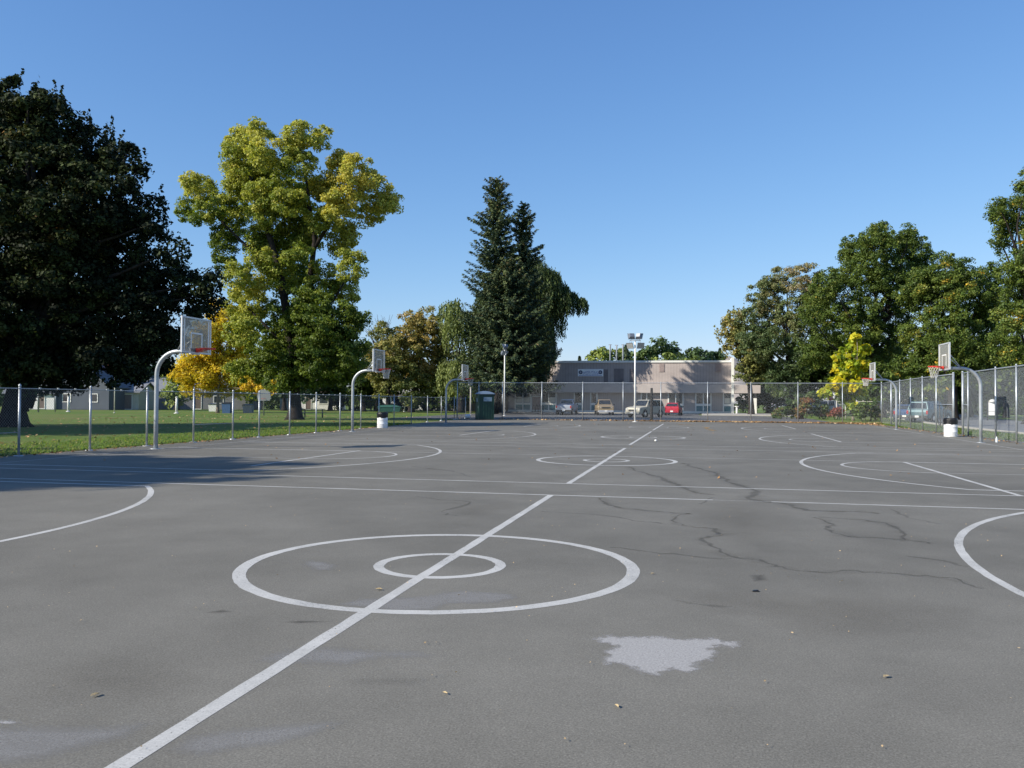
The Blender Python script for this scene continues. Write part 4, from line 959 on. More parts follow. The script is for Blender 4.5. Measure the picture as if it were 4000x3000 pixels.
LM_MAPLE = leaf_mat('leaf_dark_maple', [(0.0, (0.0091, 0.0156, 0.0091)), (.35, (0.0195, 0.0273, 0.0130)), (.62, (0.0468, 0.0650, 0.0208)), (.85, (0.0910, 0.0910, 0.0286)), (1.0, (0.1560, 0.0910, 0.0260))], .12, .65, .12)
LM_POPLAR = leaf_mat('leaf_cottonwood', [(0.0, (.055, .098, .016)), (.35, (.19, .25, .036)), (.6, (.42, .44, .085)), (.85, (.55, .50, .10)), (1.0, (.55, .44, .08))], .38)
LM_YELLOW = leaf_mat('leaf_golden', [(0.0, (.32, .33, .05)), (.4, (.58, .48, .04)), (.8, (.70, .52, .04)), (1.0, (.62, .38, .04))], .4)
LM_OLIVE = leaf_mat('leaf_olive', [(0.0, (.07, .10, .03)), (.4, (.23, .24, .07)), (.7, (.39, .31, .10)), (1.0, (.46, .30, .09))], .3)
LM_GREEN = leaf_mat('leaf_green', [(0.0, (0.0400, 0.0651, 0.0167)), (.45, (0.0884, 0.1414, 0.0251)), (.8, (0.1748, 0.2148, 0.0372)), (.93, (0.3023, 0.2558, 0.0400)), (1.0, (0.5580, 0.3488, 0.0344))], .3)
LM_GREY = leaf_mat('leaf_grey_green', [(0.0, (0.049, 0.090, 0.033)), (.5, (0.139, 0.182, 0.065)), (.85, (0.276, 0.253, 0.114)), (1.0, (0.341, 0.276, 0.163))], .25)
LM_FAR = leaf_mat('leaf_far_green', [(0.0, (0.050, 0.092, 0.042)), (.5, (0.126, 0.185, 0.067)), (1.0, (0.286, 0.336, 0.076))], .3)
LM_LEMON = leaf_mat('leaf_lemon', [(0.0, (.09, .17, .02)), (.4, (.28, .36, .03)), (.7, (.56, .56, .04)), (1.0, (.74, .60, .03))], .45)
LM_SPRUCE = leaf_mat('needle_spruce', [(0.0, (0.020, 0.040, 0.030)), (.45, (0.051, 0.085, 0.048)), (.8, (0.126, 0.155, 0.054)), (1.0, (0.203, 0.151, 0.076))], .08, .6, .25)
LM_WILLOW = leaf_mat('leaf_willow', [(0.0, (0.033, 0.058, 0.021)), (.5, (0.111, 0.156, 0.046)), (1.0, (0.260, 0.299, 0.091))], .25)
LM_SHRUB = leaf_mat('leaf_shrub', [(0.0, (.03, .07, .014)), (.4, (.10, .15, .03)), (.7, (.22, .12, .05)), (1.0, (.24, .07, .06))], .3)

# the great dark maple by the low fence
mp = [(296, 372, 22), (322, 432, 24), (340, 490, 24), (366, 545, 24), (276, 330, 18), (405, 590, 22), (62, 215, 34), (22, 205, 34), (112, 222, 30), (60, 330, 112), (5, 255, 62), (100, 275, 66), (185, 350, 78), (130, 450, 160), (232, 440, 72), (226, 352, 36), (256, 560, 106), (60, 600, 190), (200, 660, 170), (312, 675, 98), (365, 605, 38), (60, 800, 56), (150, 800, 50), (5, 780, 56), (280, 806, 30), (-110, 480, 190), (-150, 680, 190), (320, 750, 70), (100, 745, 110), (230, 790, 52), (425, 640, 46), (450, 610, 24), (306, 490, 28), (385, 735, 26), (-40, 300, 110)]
mp = [q+((.46 if q[0] < 150 else .30),) for q in mp]  # left lobes get a lighter leaf hue: sunlit zones put into the colour
mp += [(130, 520, 30, .92), (150, 480, 26, .9), (230, 470, 24, .8), (255, 400, 22, .75), (120, 590, 26, .85), (60, 300, 40, .62), (180, 420, 26, .7), (70, 420, 40, .62)]  # small lighter lobes, sunlit patches painted as leaf hue
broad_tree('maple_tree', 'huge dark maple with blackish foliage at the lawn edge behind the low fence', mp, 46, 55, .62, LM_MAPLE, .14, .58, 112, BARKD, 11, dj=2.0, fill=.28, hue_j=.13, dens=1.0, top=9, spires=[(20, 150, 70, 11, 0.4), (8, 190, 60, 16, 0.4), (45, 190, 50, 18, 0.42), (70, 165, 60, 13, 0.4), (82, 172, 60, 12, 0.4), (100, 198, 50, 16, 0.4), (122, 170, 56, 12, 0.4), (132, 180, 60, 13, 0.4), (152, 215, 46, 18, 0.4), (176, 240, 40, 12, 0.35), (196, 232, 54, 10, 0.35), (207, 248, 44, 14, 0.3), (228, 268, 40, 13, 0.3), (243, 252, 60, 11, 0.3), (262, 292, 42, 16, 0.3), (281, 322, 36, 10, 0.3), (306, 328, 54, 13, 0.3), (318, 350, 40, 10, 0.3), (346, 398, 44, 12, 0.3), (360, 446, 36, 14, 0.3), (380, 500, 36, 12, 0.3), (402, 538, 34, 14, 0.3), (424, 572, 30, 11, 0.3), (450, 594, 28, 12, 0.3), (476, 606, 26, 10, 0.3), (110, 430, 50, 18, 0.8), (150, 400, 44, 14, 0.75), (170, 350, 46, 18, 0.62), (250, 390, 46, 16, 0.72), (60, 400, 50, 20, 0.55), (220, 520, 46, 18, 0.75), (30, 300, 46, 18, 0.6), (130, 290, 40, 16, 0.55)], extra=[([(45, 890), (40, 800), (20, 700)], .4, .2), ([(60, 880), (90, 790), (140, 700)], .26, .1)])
# the tall yellowing cottonwood
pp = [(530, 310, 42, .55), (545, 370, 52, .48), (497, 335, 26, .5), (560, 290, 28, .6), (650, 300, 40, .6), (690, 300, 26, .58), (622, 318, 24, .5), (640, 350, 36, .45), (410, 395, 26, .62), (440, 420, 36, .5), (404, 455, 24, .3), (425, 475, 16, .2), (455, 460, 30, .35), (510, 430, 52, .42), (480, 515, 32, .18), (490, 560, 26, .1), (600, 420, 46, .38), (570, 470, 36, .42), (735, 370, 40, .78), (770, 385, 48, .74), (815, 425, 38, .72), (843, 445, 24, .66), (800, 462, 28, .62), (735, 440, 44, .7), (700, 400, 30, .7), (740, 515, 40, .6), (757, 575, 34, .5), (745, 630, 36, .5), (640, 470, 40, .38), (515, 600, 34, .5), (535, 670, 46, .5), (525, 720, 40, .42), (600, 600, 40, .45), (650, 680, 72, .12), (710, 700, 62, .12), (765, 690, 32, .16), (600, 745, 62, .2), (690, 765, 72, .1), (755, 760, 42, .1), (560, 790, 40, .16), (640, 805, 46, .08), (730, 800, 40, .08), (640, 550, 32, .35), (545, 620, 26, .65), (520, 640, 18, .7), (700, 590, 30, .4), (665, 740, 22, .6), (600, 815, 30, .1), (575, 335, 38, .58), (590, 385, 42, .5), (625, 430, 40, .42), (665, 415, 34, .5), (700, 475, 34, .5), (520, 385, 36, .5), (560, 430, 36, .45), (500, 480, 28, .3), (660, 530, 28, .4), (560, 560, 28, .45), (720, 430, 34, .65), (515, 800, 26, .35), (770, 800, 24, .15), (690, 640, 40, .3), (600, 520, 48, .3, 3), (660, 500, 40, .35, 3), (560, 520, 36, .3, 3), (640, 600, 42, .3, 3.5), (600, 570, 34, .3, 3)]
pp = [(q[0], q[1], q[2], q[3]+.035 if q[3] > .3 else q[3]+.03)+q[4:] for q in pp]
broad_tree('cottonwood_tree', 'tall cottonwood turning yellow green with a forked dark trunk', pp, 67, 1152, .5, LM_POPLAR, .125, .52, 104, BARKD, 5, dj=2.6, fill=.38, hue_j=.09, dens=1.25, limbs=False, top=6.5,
 extra=[([(637, 880), (632, 780), (622, 690), (605, 590), (585, 520), (560, 455), (540, 380)], .5, .08), ([(634, 800), (650, 690), (670, 600), (680, 520), (668, 440), (655, 340)], .36, .07), ([(676, 540), (720, 470), (770, 420)], .18, .05), ([(600, 590), (520, 520), (450, 450)], .16, .05), ([(668, 450), (640, 412), (610, 410)], .12, .05), ([(650, 690), (720, 650), (755, 590)], .14, .05), ([(632, 760), (570, 700), (530, 660)], .14, .05)])
yl = [(470, 745, 46, .45), (485, 800, 46, .45), (425, 800, 36, .45), (455, 715, 40, .45), (495, 700, 40, .45), (425, 765, 38, .5), (395, 805, 28, .6), (500, 775, 44, .5), (455, 800, 52, .5), (530, 745, 32, .6), (440, 830, 30, .45), (540, 830, 26, .75), (575, 838, 18, .85), (475, 672, 22, .7), (520, 700, 26, .4), (410, 830, 24, .55), (500, 830, 26, .5)]
broad_tree('honeylocust_tree', 'golden yellow tree with a slim trunk standing on the lawn', yl, 98, 850, .16, LM_YELLOW, .19, .8, 90, BARKL, 7, dj=1.6, fill=.35, hue_j=.14, dens=.95)
a1 = [(830, 725, 30, .35), (845, 765, 42, .45), (815, 800, 34, .5), (800, 770, 26, .45), (870, 800, 36, .3), (865, 735, 30, .35), (830, 835, 30, .3), (880, 850, 28, .1)]
a2 = [(895, 700, 34, .6), (930, 690, 30, .6), (885, 745, 42, .65), (925, 735, 40, .62), (905, 790, 40, .78), (955, 760, 34, .4), (960, 720, 24, .4), (950, 805, 36, .3), (905, 835, 30, .35), (975, 790, 26, .3)]
broad_tree('ash_tree', 'olive green spreading tree behind the second lawn side goal', a1, 112, 1515, .34, LM_OLIVE, .19, .68, 62, BARKD, 21, dj=2.5, hue_j=.12)
broad_tree('ash_tree', 'rusty gold spreading tree between the cottonwood and the spruces', a2, 116, 1606, .36, LM_OLIVE, .19, .68, 62, BARKD, 22, dj=2.5, hue_j=.12)
# ---- willows
def willow(label, spec, depth, base_px, seed, strand, hue, group=None, dens=1.0):
    rng = np.random.default_rng(seed); b = D(base_px, 1600, depth); b[2] = -.05
    t = thing('willow_tree', label, 'willow', tuple(b), 0, group); L = lobes_at(spec, depth, 1.5, rng); Ps, Ns, Hs, Ts = [], [], [], []
    for (c, r, h), q in zip(L, spec):
        ns = int(46*dens*max(1, r[0])**1.6)
        d = rng.normal(size=(ns, 3)); d[:, 2] = np.abs(d[:, 2])*.8; d /= np.linalg.norm(d, axis=1, keepdims=True)
        s0 = np.array(c)+d*np.array(r)*rng.uniform(.5, 1.05, ns)[:, None]
        ln = strand*rng.uniform(.45, 1.25, ns)*(q[5] if len(q) > 5 else 1.0)
        for k in range(ns):
            m_ = max(4, int(ln[k]/.14)); z = np.linspace(0, 1, m_)
            out = d[k]*np.array([1, 1, 0])
            p = s0[k]+np.outer(np.minimum(z*2.2, 1.0)*.45, out)+np.outer(-z*ln[k], (0, 0, 1))+rng.normal(size=(m_, 3))*np.array([.09, .09, .04])
            Ps.append(p); nn = rng.normal(size=(m_, 3)); nn[:, 2] *= .3; Ns.append(nn+out*.5); Hs.append(np.full(m_, h+rng.normal()*.14)); Ts.append(np.tile((0, 0, -1.0), (m_, 1)))
    P = np.concatenate(Ps); keep = P[:, 2] > (2.6 if base_px > 1900 else .8)+rng.uniform(0, .8, len(P))
    leaf_object('crown', P[keep], np.concatenate(Ns)[keep], .15, np.concatenate(Hs)[keep], LM_WILLOW, t, rng, 2.3, b, np.concatenate(Ts)[keep])
    mb = MB(); mb.tube([(0, 0, 0), (0, 0, .5), (.1, 0, 3), (.2, 0, 6)], [.7, .52, .45, .34], 12)
    for c, r, h in L: limb(mb, (.1, 0, 4.5), np.array(c)-b, .11, .03, rng, .1)
    mb.build('trunk', BARKD, t)
willow('pale green weeping willow on the lawn side of the spruces', [(970, 668, 24, .7), (985, 660, 18, .6), (1000, 690, 30, .6), (978, 700, 22, .7), (962, 790, 20, .75), (985, 790, 20, .7), (1000, 780, 22, .65), (1020, 800, 24, .5)], 112, 1800, 31, 3.6, .6)
willow('drooping dark willow hanging in front of the building beside the spruces', [(1180, 606, 34, .2), (1212, 626, 22, .2, 0, .7), (1238, 642, 14, .2, 0, .5), (1258, 650, 8, .2, 0, .4), (1165, 660, 34, .2), (1172, 720, 26, .25, 0, .9), (1190, 600, 20, .3), (1150, 760, 30, .2), (1120, 790, 24, .2), (1075, 800, 20, .3), (1160, 690, 30, .2), (1163, 745, 22, .2), (1148, 785, 24, .2), (1130, 800, 24, .2), (1095, 770, 30, .2), (1090, 620, 36, .2), (1125, 600, 36, .2), (1060, 645, 36, .2), (1040, 690, 36, .2), (1120, 680, 36, .2), (1080, 720, 36, .2), (1150, 575, 26, .25), (1165, 690, 32, .2), (1182, 715, 20, .25), (1196, 655, 26, .25), (1170, 765, 18, .25), (1195, 600, 20, .2, 0, .8), (1222, 636, 14, .2, 0, .6), (1165, 585, 26, .2)], 116, 1955, 32, 4.4, .2, dens=2.0)
# ---- spruces
def spruce(label, px, depth, top_y, half_w, base_y, seed, root=0.0):
    rng = np.random.default_rng(seed); b = D(px, 1600, depth); b[2] = -.05; H = D(px, top_y, depth)[2]; zb = max(.6, D(px, base_y, depth)[2])
    t = thing('spruce_tree', label, 'spruce', tuple(b), 0, 'spruces in front of the building'); Ps, Ns, Hs, Ts, Sz = [], [], [], [], []; mb = MB()
    rx, ry = RT[0]*root, RT[1]*root; mb.tube([(rx, ry, 0), (rx*.97, ry*.97, 1), (rx*.6, ry*.6, 3.2), (rx*.15, ry*.15, 6.5), (0, 0, H*.5), (0, 0, H*.97)], [.42, .34, .3, .27, .2, .03], 10)
    z = zb
    while z < H-.25:
        f = (z-zb)/(H-zb); R0 = half_w*((1-f)**.52)*(.86+.14*math.sin(z*1.7))+.10
        nb = int(11.5-3.8*f); a0 = rng.uniform(0, 6.28)
        for k in range(nb):
            a = a0+2*PI*k/nb+rng.normal()*.2; L = R0*(.52+.62*rng.beta(1.6, 1.8))*(1.0 if f < .4 else rng.choice([.7, 1.0, 1.12]))
            if rng.uniform() < .10: L *= 1.25
            dz = rng.normal()*.18; out = np.array([math.cos(a), math.sin(a), 0]); side = np.array([-math.sin(a), math.cos(a), 0])
            m_ = max(4, int(L/.17)); s = np.linspace(.08, 1, m_)
            drop = -L*(.34-.30*f)*np.sin(s*PI*.62)*1.05+L*.13*s**3+(L*.35*f*s)
            p0 = np.array([0, 0, z+dz])+np.outer(s*L, out)+np.outer(drop, (0, 0, 1))
            mb.tube([p0[0], p0[m_//2], p0[-1]], [.035, .022, .008], 4, cap=False)
            for rep in range(7):
                wv = (rng.uniform(-1, 1, m_)*(.30 if f < .42 else .31)*L**.55*(1.05-s*.75))
                p = p0+np.outer(wv, side)+rng.normal(size=(m_, 3))*.05; p[:, 2] -= np.abs(wv)*.45+rng.uniform(0, .30, m_)*(1-f*.6)*(rep > 1)
                Ps.append(p); Ns.append(np.tile((0, 0, 1.0), (m_, 1))+rng.normal(size=(m_, 3))*.55+out*.3)
                Ts.append(np.tile(out, (m_, 1))+np.outer(np.sign(wv)*.7, side)-np.array([0, 0, .55])*(rep > 1)); Hs.append(.35+.25*s+rng.normal(size=m_)*.16+(.25 if f > .8 else 0)*rng.uniform(0, 1))
        z += (.50 if f < .42 else .55-.14*f)*rng.uniform(.75, 1.3)
    P = np.concatenate(Ps)+b; keep = P[:, 2] > 2.5+rng.uniform(0, 1.2, len(P))
    leaf_object('crown', P[keep], np.concatenate(Ns)[keep], .155, np.concatenate(Hs)[keep], LM_SPRUCE, t, rng, 2.5, b, np.concatenate(Ts)[keep]); mb.build('trunk', BARKD, t)
spruce('tallest dark spruce with a pointed top', 1935, 103, 682, 6.2, 1500, 41)
spruce('second spruce with a thinner ragged top leaning on the tallest one', 2040, 104.5, 778, 5.2, 1500, 42, root=-3.3)
spruce('broad low spruce filling the foot of the spruce group', 1985, 101, 1000, 6.2, 1470, 43, root=-1.8)
# ---- big trees on the right
GR = 'big street trees beyond the tall fence'
r1 = [(1598, 732, 20, 0.44), (1592, 762, 9, 0.39), (1622, 760, 26, 0.30), (1645, 768, 28, 0.22), (1610, 792, 15, 0.25), (1607, 820, 13, 0.19), (1640, 735, 26, 0.28), (1578, 715, 20, 0.52), (1592, 690, 18, 0.50), (1575, 742, 14, 0.52), (1610, 755, 22, 0.33), (1574, 700, 12, 0.51), (1615, 720, 26, 0.39), (1632, 808, 28, 0.17), (1626, 780, 22, 0.28)]
broad_tree('street_tree', 'tree with yellowed tips hanging over the building end', r1, 108, 2935, .35, LM_OLIVE, .20, .62, 66, BARKD, 51, GR, dj=2, spires=[(1550, 704, 18, 9, .5), (1562, 690, 24, 9, .5), (1573, 668, 30, 9, .45), (1588, 662, 30, 9, .45), (1604, 660, 30, 10, .4), (1556, 724, 18, 9, .5), (1562, 745, 16, 9, .5), (1570, 758, 14, 8, .5)])
r2 = [(1640, 650, 36, .55), (1668, 622, 34, .6), (1700, 605, 36, .75), (1740, 605, 34, .92), (1755, 640, 26, .92), (1665, 700, 50, .5), (1720, 690, 52, .55), (1640, 740, 44, .3), (1700, 770, 56, .25), (1655, 800, 36, .25), (1760, 700, 36, .5), (1618, 690, 24, .5), (1690, 825, 36, .1), (1780, 640, 24, .5)]
broad_tree('street_tree', 'grey green rounded tree with a brown dying top', r2, 106, 3088, .55, LM_GREY, .14, .62, 92, BARKD, 52, GR, dj=3)
r3 = [(1790, 610, 34, .5), (1768, 640, 30, .45), (1985, 620, 36, .5), (1960, 590, 36, .5), (1890, 525, 42, .5), (1850, 545, 38, .5), (1935, 540, 36, .5), (1970, 530, 34, .55), (1990, 565, 28, .45), (1830, 560, 20, .5), (1870, 600, 54, .45), (1930, 600, 52, .4), (1820, 610, 32, .5), (1785, 665, 48, .5), (1850, 690, 64, .5), (1930, 690, 56, .45), (1800, 745, 56, .45), (1880, 780, 62, .4), (1745, 680, 22, .5), (1760, 760, 40, .45), (1900, 505, 22, .5), (1960, 505, 18, .5)]
broad_tree('street_tree', 'tallest rounded deep green tree behind the young yellow tree', r3, 96, 3440, .55, LM_GREEN, .135, .60, 92, BARKD, 53, GR, dj=3.5, hue_j=.125, dens=1.3, fill=.4)
r4 = [(2030, 592, 36, .55), (2010, 650, 44, .5), (2065, 635, 42, .6), (2110, 615, 30, .55), (2050, 715, 62, .5), (2120, 700, 52, .5), (2000, 755, 44, .5), (2085, 780, 56, .5), (2165, 640, 30, .6), (2150, 690, 40, .55), (2040, 565, 20, .5), (1975, 720, 34, .55), (2150, 770, 50, .5), (2085, 590, 30, .5), (2140, 596, 28, .5), (1998, 605, 36, .5), (1965, 640, 36, .45), (2060, 600, 34, .5), (2130, 640, 36, .5), (1990, 790, 34, .5), (1960, 800, 36, .45), (2020, 820, 36, .5)]
broad_tree('street_tree', 'deep green tree flecked with yellow above the nearest net goal', r4, 86, 3720, .5, LM_GREEN, .13, .58, 92, BARKD, 54, GR, dj=3.5, hue_j=.135, dens=1.35, fill=.4)
r5 = [(2195, 465, 52, .5), (2160, 520, 26, .45), (2238, 418, 44, .5), (2215, 410, 20, .55), (2200, 580, 44, .5), (2163, 470, 24, .5), (2230, 650, 64, .5), (2190, 750, 54, .5), (2260, 540, 70, .5), (2155, 440, 16, .5), (2300, 450, 70, .5), (2290, 650, 80, .5), (2190, 690, 40, .6), (2265, 760, 60, .5), (2228, 372, 20, .5)]
broad_tree('street_tree', 'tall tree cut off by the picture edge beyond the tall fence', r5, 68, 4030, .5, LM_GREEN, .12, .54, 86, BARKD, 55, GR, dj=3, hue_j=.13, dens=1.25, fill=.4)
# young yellow tree with big leaves
yt = [(1850, 745, 9, .7), (1842, 765, 11, .55), (1828, 785, 14, .45), (1806, 790, 9, .6), (1852, 785, 10, .6), (1866, 780, 10, .85), (1874, 778, 7, .95), (1818, 812, 12, .5), (1838, 815, 14, .5), (1856, 815, 12, .7), (1870, 815, 8, .9), (1806, 822, 9, .75), (1822, 838, 14, .6), (1845, 838, 14, .5), (1808, 862, 16, .75), (1828, 866, 14, .75), (1848, 866, 12, .7), (1866, 864, 10, .85), (1790, 880, 12, .5), (1778, 888, 9, .7), (1815, 884, 12, .35), (1838, 884, 14, .55), (1862, 884, 9, .85), (1835, 902, 10, .4), (1840, 915, 10, .55)]
yt = [(x, 720+(y-740)*.86+2, r, h) for x, y, r, h in yt]
broad_tree('catalpa_tree', 'young lemon yellow tree with very large leaves just beyond the far fence', yt, 77, 3332, .09, LM_LEMON, .36, .36, 15, BARKL, 61, None, dj=.7, fill=.3, hue_j=.16, droop=.3, asp=1.15, dens=.95)
# trees above the building roof
BGR = 'treetops above the building roof'
for k, (lab, spec, dep, px, m_, lf) in enumerate([
 ('yellow green tree behind the roof next to the thin poles', [(1290, 772, 16, .95), (1305, 770, 16, .9), (1278, 776, 10, .95), (1325, 768, 10, .8), (1340, 764, 9, .6)], 160, 2345, LM_FAR, .42),
 ('rounded grey green treetop behind the roof, the largest of them', [(1400, 765, 26, .4), (1425, 757, 24, .35), (1450, 765, 20, .3), (1375, 772, 18, .4), (1465, 776, 14, .35), (1410, 750, 14, .4)], 165, 2560, LM_FAR, .42),
 ('bright yellow green low treetop behind the roof', [(1430, 782, 14, .9), (1450, 780, 14, .8), (1415, 786, 10, .8)], 158, 2590, LM_FAR, .42),
 ('small dark treetop behind the roof toward the vents', [(1490, 772, 16, .2), (1505, 765, 18, .25), (1520, 775, 16, .2)], 165, 2710, LM_FAR, .42),
 ('yellowish small tree behind the roof beneath the dark treetop', [(1490, 786, 12, .85), (1502, 782, 10, .75)], 157, 2695, LM_FAR, .42),
 ('darkest treetop behind the roof nearest the white fin', [(1540, 770, 16, .2), (1552, 778, 14, .2), (1530, 780, 14, .3), (1565, 784, 12, .25)], 168, 2790, LM_FAR, .42)]):
    broad_tree('distant_tree', lab, spec, dep, px, .4, m_, lf, 1.1, 44, BARKD, 70+k, BGR, dj=2, hue_j=.12)
def small_conifer(label, px, dep, ty, hw, seed, group):
    rng = np.random.default_rng(seed); b = D(px, 1600, dep); b[2] = 0; H = D(px, ty, dep)[2]; n = 5200
    t = thing('conifer_tree', label, 'conifer', tuple(b), 0, group); f = rng.uniform(0, 1, n)**1.1; a = rng.uniform(0, 6.283, n); r = hw*(1-f)**.8*np.sqrt(rng.uniform(.15, 1, n))*(1+.25*np.sin(f*60))
    P = b+np.stack([r*np.cos(a), r*np.sin(a), .5+f*(H-.5)-r*.2], -1); N = np.stack([np.cos(a), np.sin(a), .8+0*a], -1)+rng.normal(size=(n, 3))*.5
    leaf_object('crown', P, N, .34, rng.uniform(.2, .8, n), LM_SPRUCE, t, rng, 1.8, b); MB().tube([(0, 0, 0), (0, 0, H*.9)], [.3, .03], 8).build('trunk', BARKD, t)
small_conifer('dark pointed conifer top behind the roof by the mast lamps', 2444, 158, 1350, 3.2, 81, BGR)
small_conifer('tiny spire of a conifer above the roof near the wall sign', 2263, 170, 1393, 1.6, 82, BGR)
small_conifer('slim grey conifer behind the roof before the hill', 2812, 168, 1362, 2.4, 83, BGR)
# ---- shrubs
def shrub(name, label, spec, depth, leafm, leaf, crad, per, seed, group=None, hue_j=.15):
    rng = np.random.default_rng(seed); L = lobes_at(spec, depth, .5, rng); c = np.mean([l[0] for l in L], axis=0); b = np.array([c[0], c[1], 0.0])
    t = thing(name, label, 'shrub', tuple(b), 0, group); P, N, H = clump_leaves(L, rng, crad, per, fill=.4, hue_j=hue_j); k = P[:, 2] > .02
    leaf_object('foliage', P[k], N[k], leaf, H[k], leafm, t, rng, 1.5, b)
    mb = MB()
    for l in L: limb(mb, np.array([l[0][0]-b[0], l[0][1]-b[1], 0])*.6, np.array(l[0])-b, .04, .01, rng, .08, 5)
    mb.build('stem', BARK, t)
SG = 'shrubs in the bed beyond the far fence'
shrub('garden_shrub', 'low yellow green shrub nearest the canopy', [(1688, 893, 12, .35), (1705, 893, 12, .3), (1675, 897, 9, .5)], 84, LM_SHRUB, .16, .4, 46, 91, SG)
shrub('garden_shrub', 'rusty brown tall shrub in the middle of the bed', [(1738, 880, 15, .68), (1745, 868, 12, .7), (1730, 893, 12, .62), (1722, 895, 9, .6)], 83, LM_SHRUB, .16, .4, 46, 92, SG, .08)
shrub('garden_shrub', 'mixed green shrub before the white van', [(1768, 886, 14, .25), (1785, 884, 12, .3), (1778, 896, 11, .4)], 83, LM_SHRUB, .16, .4, 46, 93, SG)
shrub('garden_shrub', 'crimson red small shrub below the stop sign', [(1808, 890, 10, .97), (1816, 886, 8, .98), (1800, 895, 8, .9)], 82, LM_SHRUB, .15, .35, 46, 94, SG, .05)
shrub('garden_shrub', 'grey green loose bush behind the flower bed', [(1720, 868, 16, .1), (1760, 862, 16, .1), (1745, 852, 12, .1)], 94, LM_GREY, .18, .5, 46, 95, SG)
shrub('green_bush', 'rounded green bush behind the short fence at the corner', [(1868, 885, 18, .3), (1885, 890, 14, .35), (1855, 893, 13, .3), (1880, 872, 12, .25), (1895, 895, 10, .4)], 74, LM_SHRUB, .15, .42, 56, 96, None, .1)
shrub('green_bush', 'large dark bush under the trees beside the canopy', [(1640, 852, 26, .15), (1612, 868, 20, .1), (1665, 862, 22, .2), (1596, 872, 14, .1)], 132, LM_GREEN, .22, .7, 50, 97)
shrub('green_bush', 'big leafy bush behind the young yellow tree', [(1900, 830, 30, .45), (1925, 845, 26, .45), (1880, 850, 22, .4), (1905, 805, 22, .5)], 84, LM_GREEN, .22, .7, 54, 98)
shrub('green_bush', 'yellow green bush seen through the fence gateway', [(2030, 800, 16, .8), (2038, 780, 14, .75), (2026, 830, 14, .7), (2042, 825, 14, .6)], 60, LM_GREEN, .18, .5, 54, 99)
# ------------------------------------------------------------------ far rows of trees and hedges
def row_tree(k, px, depth, y0, y1, w, m_, hue, label, group, seed, tr=.3, kind='background_tree'):
    rng = np.random.default_rng(seed); n = 9; spec = []
    for j in range(n):
        yy = y0+(y1-y0)*rng.uniform(.12, .95); f = 1-abs((yy-y0)/(y1-y0)-.55)*.9
        spec.append((px/S+rng.uniform(-1, 1)*w*f, yy, w*rng.uniform(.36, .6), hue))
    spec.append((px/S, y0+w*.4, w*.4, hue)); spec.append((px/S, (y0+y1)/2, w*.75, hue))
    broad_tree(kind, label, spec, depth, px, tr, m_, .36, 1.15, 40, BARKD, seed, group, dj=2.5, hue_j=.13)
LG = 'far trees along the park edge'
for k, (px, dep, y0, y1, w_, m_, hue, lab) in enumerate([
 (30, 128, 770, 850, 60, LM_FAR, .15, 'dim far tree behind the dark maple trunk'),
 (330, 135, 780, 845, 44, LM_FAR, .1, 'dark far tree above the grey blue house'),
 (560, 132, 760, 838, 40, LM_FAR, .15, 'dark far tree behind the cream garage'),
 (690, 118, 790, 870, 34, LM_FAR, .75, 'bright green small tree beneath the golden tree branches'),
 (980, 128, 815, 868, 34, LM_LEMON, .3, 'lime green low tree lit behind the golden tree'),
 (1110, 122, 700, 850, 62, LM_FAR, .1, 'dark far tree behind the cottonwood trunk'),
 (1290, 126, 690, 850, 66, LM_FAR, .1, 'dark broad far tree right behind the cottonwood crown'),
 (1420, 118, 800, 868, 44, LM_GREEN, .05, 'blackish evergreen mass behind the barrel'),
 (1500, 128, 740, 850, 44, LM_OLIVE, .15, 'shaded olive tree in the far row'),
 (1680, 130, 800, 870, 48, LM_GREEN, .1, 'shaded dark tree behind the lawn side willow'),
 (1800, 126, 760, 866, 44, LM_GREEN, .15, 'shaded dark tree in front of the far sheds'),
 (1880, 132, 800, 870, 40, LM_GREEN, .1, 'shaded dark tree behind the portable toilet')]):
    row_tree(k, px, dep, y0, y1, w_, m_, hue, lab, LG, 200+k)
HG = 'background trees across the street'
for k, (px, dep, y0, y1, w_, m_, hue, lab) in enumerate([
 (3000, 130, 790, 868, 50, LM_GREEN, .2, 'dark background tree behind the canopy end'),
 (3170, 126, 760, 862, 56, LM_GREEN, .2, 'dark background tree behind the white van'),
 (3330, 124, 740, 866, 60, LM_GREEN, .25, 'dark background tree behind the lemon tree'),
 (3500, 118, 740, 866, 60, LM_GREEN, .35, 'background tree behind the second net goal'),
 (3640, 112, 760, 866, 52, LM_GREEN, .5, 'lighter background tree seen through the tall fence'),
 (3790, 105, 740, 864, 60, LM_GREEN, .2, 'dark background tree behind the gateway'),
 (3930, 100, 740, 868, 60, LM_GREEN, .45, 'background tree behind the white notice board'),
 (4080, 96, 740, 880, 70, LM_GREEN, .3, 'background tree at the picture edge across the street'),
 (3440, 150, 800, 872, 70, LM_GREEN, .1, 'shadowy background tree deep behind the street'),
 (3700, 140, 800, 874, 70, LM_GREEN, .1, 'shadowy background tree behind the parked cars'),
 (3900, 135, 800, 876, 70, LM_GREEN, .1, 'shadowy background tree behind the dark hedge')]):
    row_tree(k, px, dep, y0, y1, w_, m_, hue, lab, HG, 230+k)
